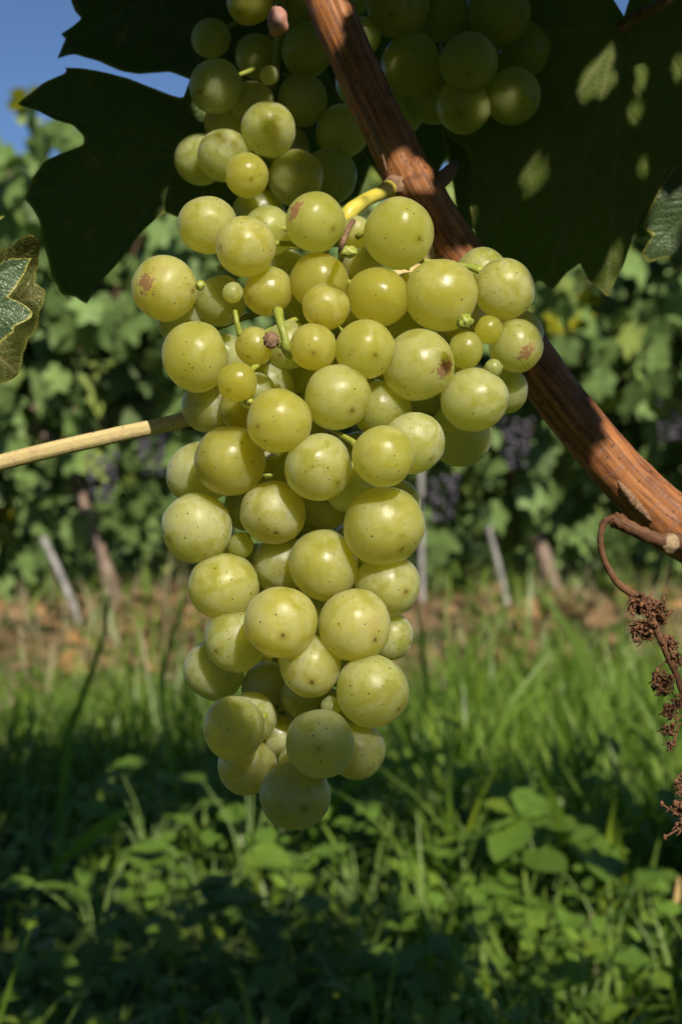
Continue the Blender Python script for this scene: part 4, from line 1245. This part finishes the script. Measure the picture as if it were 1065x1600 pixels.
# ================================================================ DRIED FLOWER STALK
dd = CD - .012
dry = empty('dried_flower_stalk', P(1046, 848, dd), 'withered brown flower stalk curling down from the thick end of the cane', 'dried stalk')
b = MB()
b.add(*tube(pxpath([(1062, 848, CD - .004, 14), (1050, 848, dd + .002, 17), (1040, 846, dd, 15), (1020, 841, dd - .001, 11), (995, 830, dd - .002, 11), (972, 818, dd - .002, 11), (962, 813, dd - .002, 10), (952, 811, dd - .002, 6), (942, 818, dd - .002, 5.5), (937, 838, dd - .002, 5), (939, 860, dd - .002, 5), (948, 885, dd - .002, 5), (962, 908, dd - .002, 5.5), (982, 925, dd - .002, 6), (998, 935, dd - .002, 6.5), (1012, 955, dd - .002, 7), (1025, 985, dd - .002, 6), (1036, 1010, dd - .002, 5.5), (1046, 1032, dd - .002, 5.5), (1056, 1055, dd - .002, 5), (1066, 1085, dd - .002, 5), (1078, 1130, dd - .002, 5), (1082, 1190, dd - .002, 4.5), (1074, 1260, dd - .002, 4)]), 150, 12, .28, 800))
part('stem', b.mesh('stem', M['dry']), dry)
lump('cut_end', 1046, 849, dd - .0012, 15, M['cut'], dry, .25, 1.8, (1, .7, 1.05), 5)
lump('joint', 966, 815, dd - .0022, 14, M['dry'], dry, .5, 2.5, (1.0, .8, .9), 6)
r = random.Random(77)
def dry_cluster(px, py, rp, n, fine=1.0):
    n = int(n * 1.5); fine *= .8
    """shrivelled buds on curled threads"""
    b = MB()
    V1, F1 = icos(2)
    for k in range(n):
        a = r.uniform(0, 6.28); f = r.random() ** .6
        ex, ey, ed = px + math.cos(a) * rp * f, py + math.sin(a) * rp * f, dd - .002 + r.uniform(-1, 1) * rp * .7 * dd / FPX
        mx, my = px + math.cos(a + .8) * rp * f * .6, py + math.sin(a + .8) * rp * f * .6
        b.add(*tube(pxpath([(px, py, dd - .002, 1.7), (mx, my, (ed + dd) / 2, 1.3), (ex, ey, ed, 1.2), (ex + r.uniform(-8, 8), ey + r.uniform(-5, 8), ed, .8)]), 10, 5, .3, 2000))
        c = P(ex, ey, ed); s = (1.4 + 3.6 * r.random() ** 2) * fine * dd / FPX
        sq = np.array((r.uniform(.45, 1.4), r.uniform(.5, 1.1), r.uniform(.5, 1.7)))
        q = np.array([v * (1 + .95 * mnoise.noise(Vector(v) * 2.6 + Vector((k, 0, 0)))) for v in V1])
        b.add(q * sq * s + np.array(c), F1)
    part('withered_flowers', b.mesh('withered_flowers', M['drybit']), dry)
dry_cluster(1000, 945, 19, 40)
dry_cluster(1024, 955, 24, 60)
dry_cluster(1002, 985, 20, 42)
dry_cluster(1046, 1005, 15, 30)
dry_cluster(1034, 1068, 20, 50)
dry_cluster(1052, 1030, 12, 18)
dry_cluster(1048, 1108, 16, 24, .8)
dry_cluster(1044, 1140, 13, 20, .8)
dry_cluster(1062, 1095, 12, 20, .8)
dry_cluster(1048, 1165, 8, 8, .8)
dry_cluster(1064, 1228, 16, 26, .8)
dry_cluster(1062, 1262, 15, 26, .8)
dry_cluster(1064, 1290, 12, 14, .8)
b = MB()
for a, m, e in (((1078, 1150), (1062, 1130), (1053, 1158)), ((1072, 1275), (1056, 1272), (1033, 1256)), ((1075, 1285), (1058, 1296), (1038, 1308)), ((1078, 1205), (1060, 1212), (1055, 1222)), ((1050, 1025), (1036, 1036), (1026, 1048)), ((1078, 1140), (1062, 1120), (1046, 1146))):
    b.add(*tube(pxpath([(*a, dd - .002, 2), (*m, dd - .002, 1.8), (*e, dd - .002, 1.6)]), 12, 6, .2, 2000))
    V1, F1 = icos(2)
    b.add(V1 * np.array((1, .9, 1.6)) * 3.2 * dd / FPX + np.array(P(*e, dd - .002)), F1)
part('withered_flowers', b.mesh('withered_flowers', M['drybit']), dry)
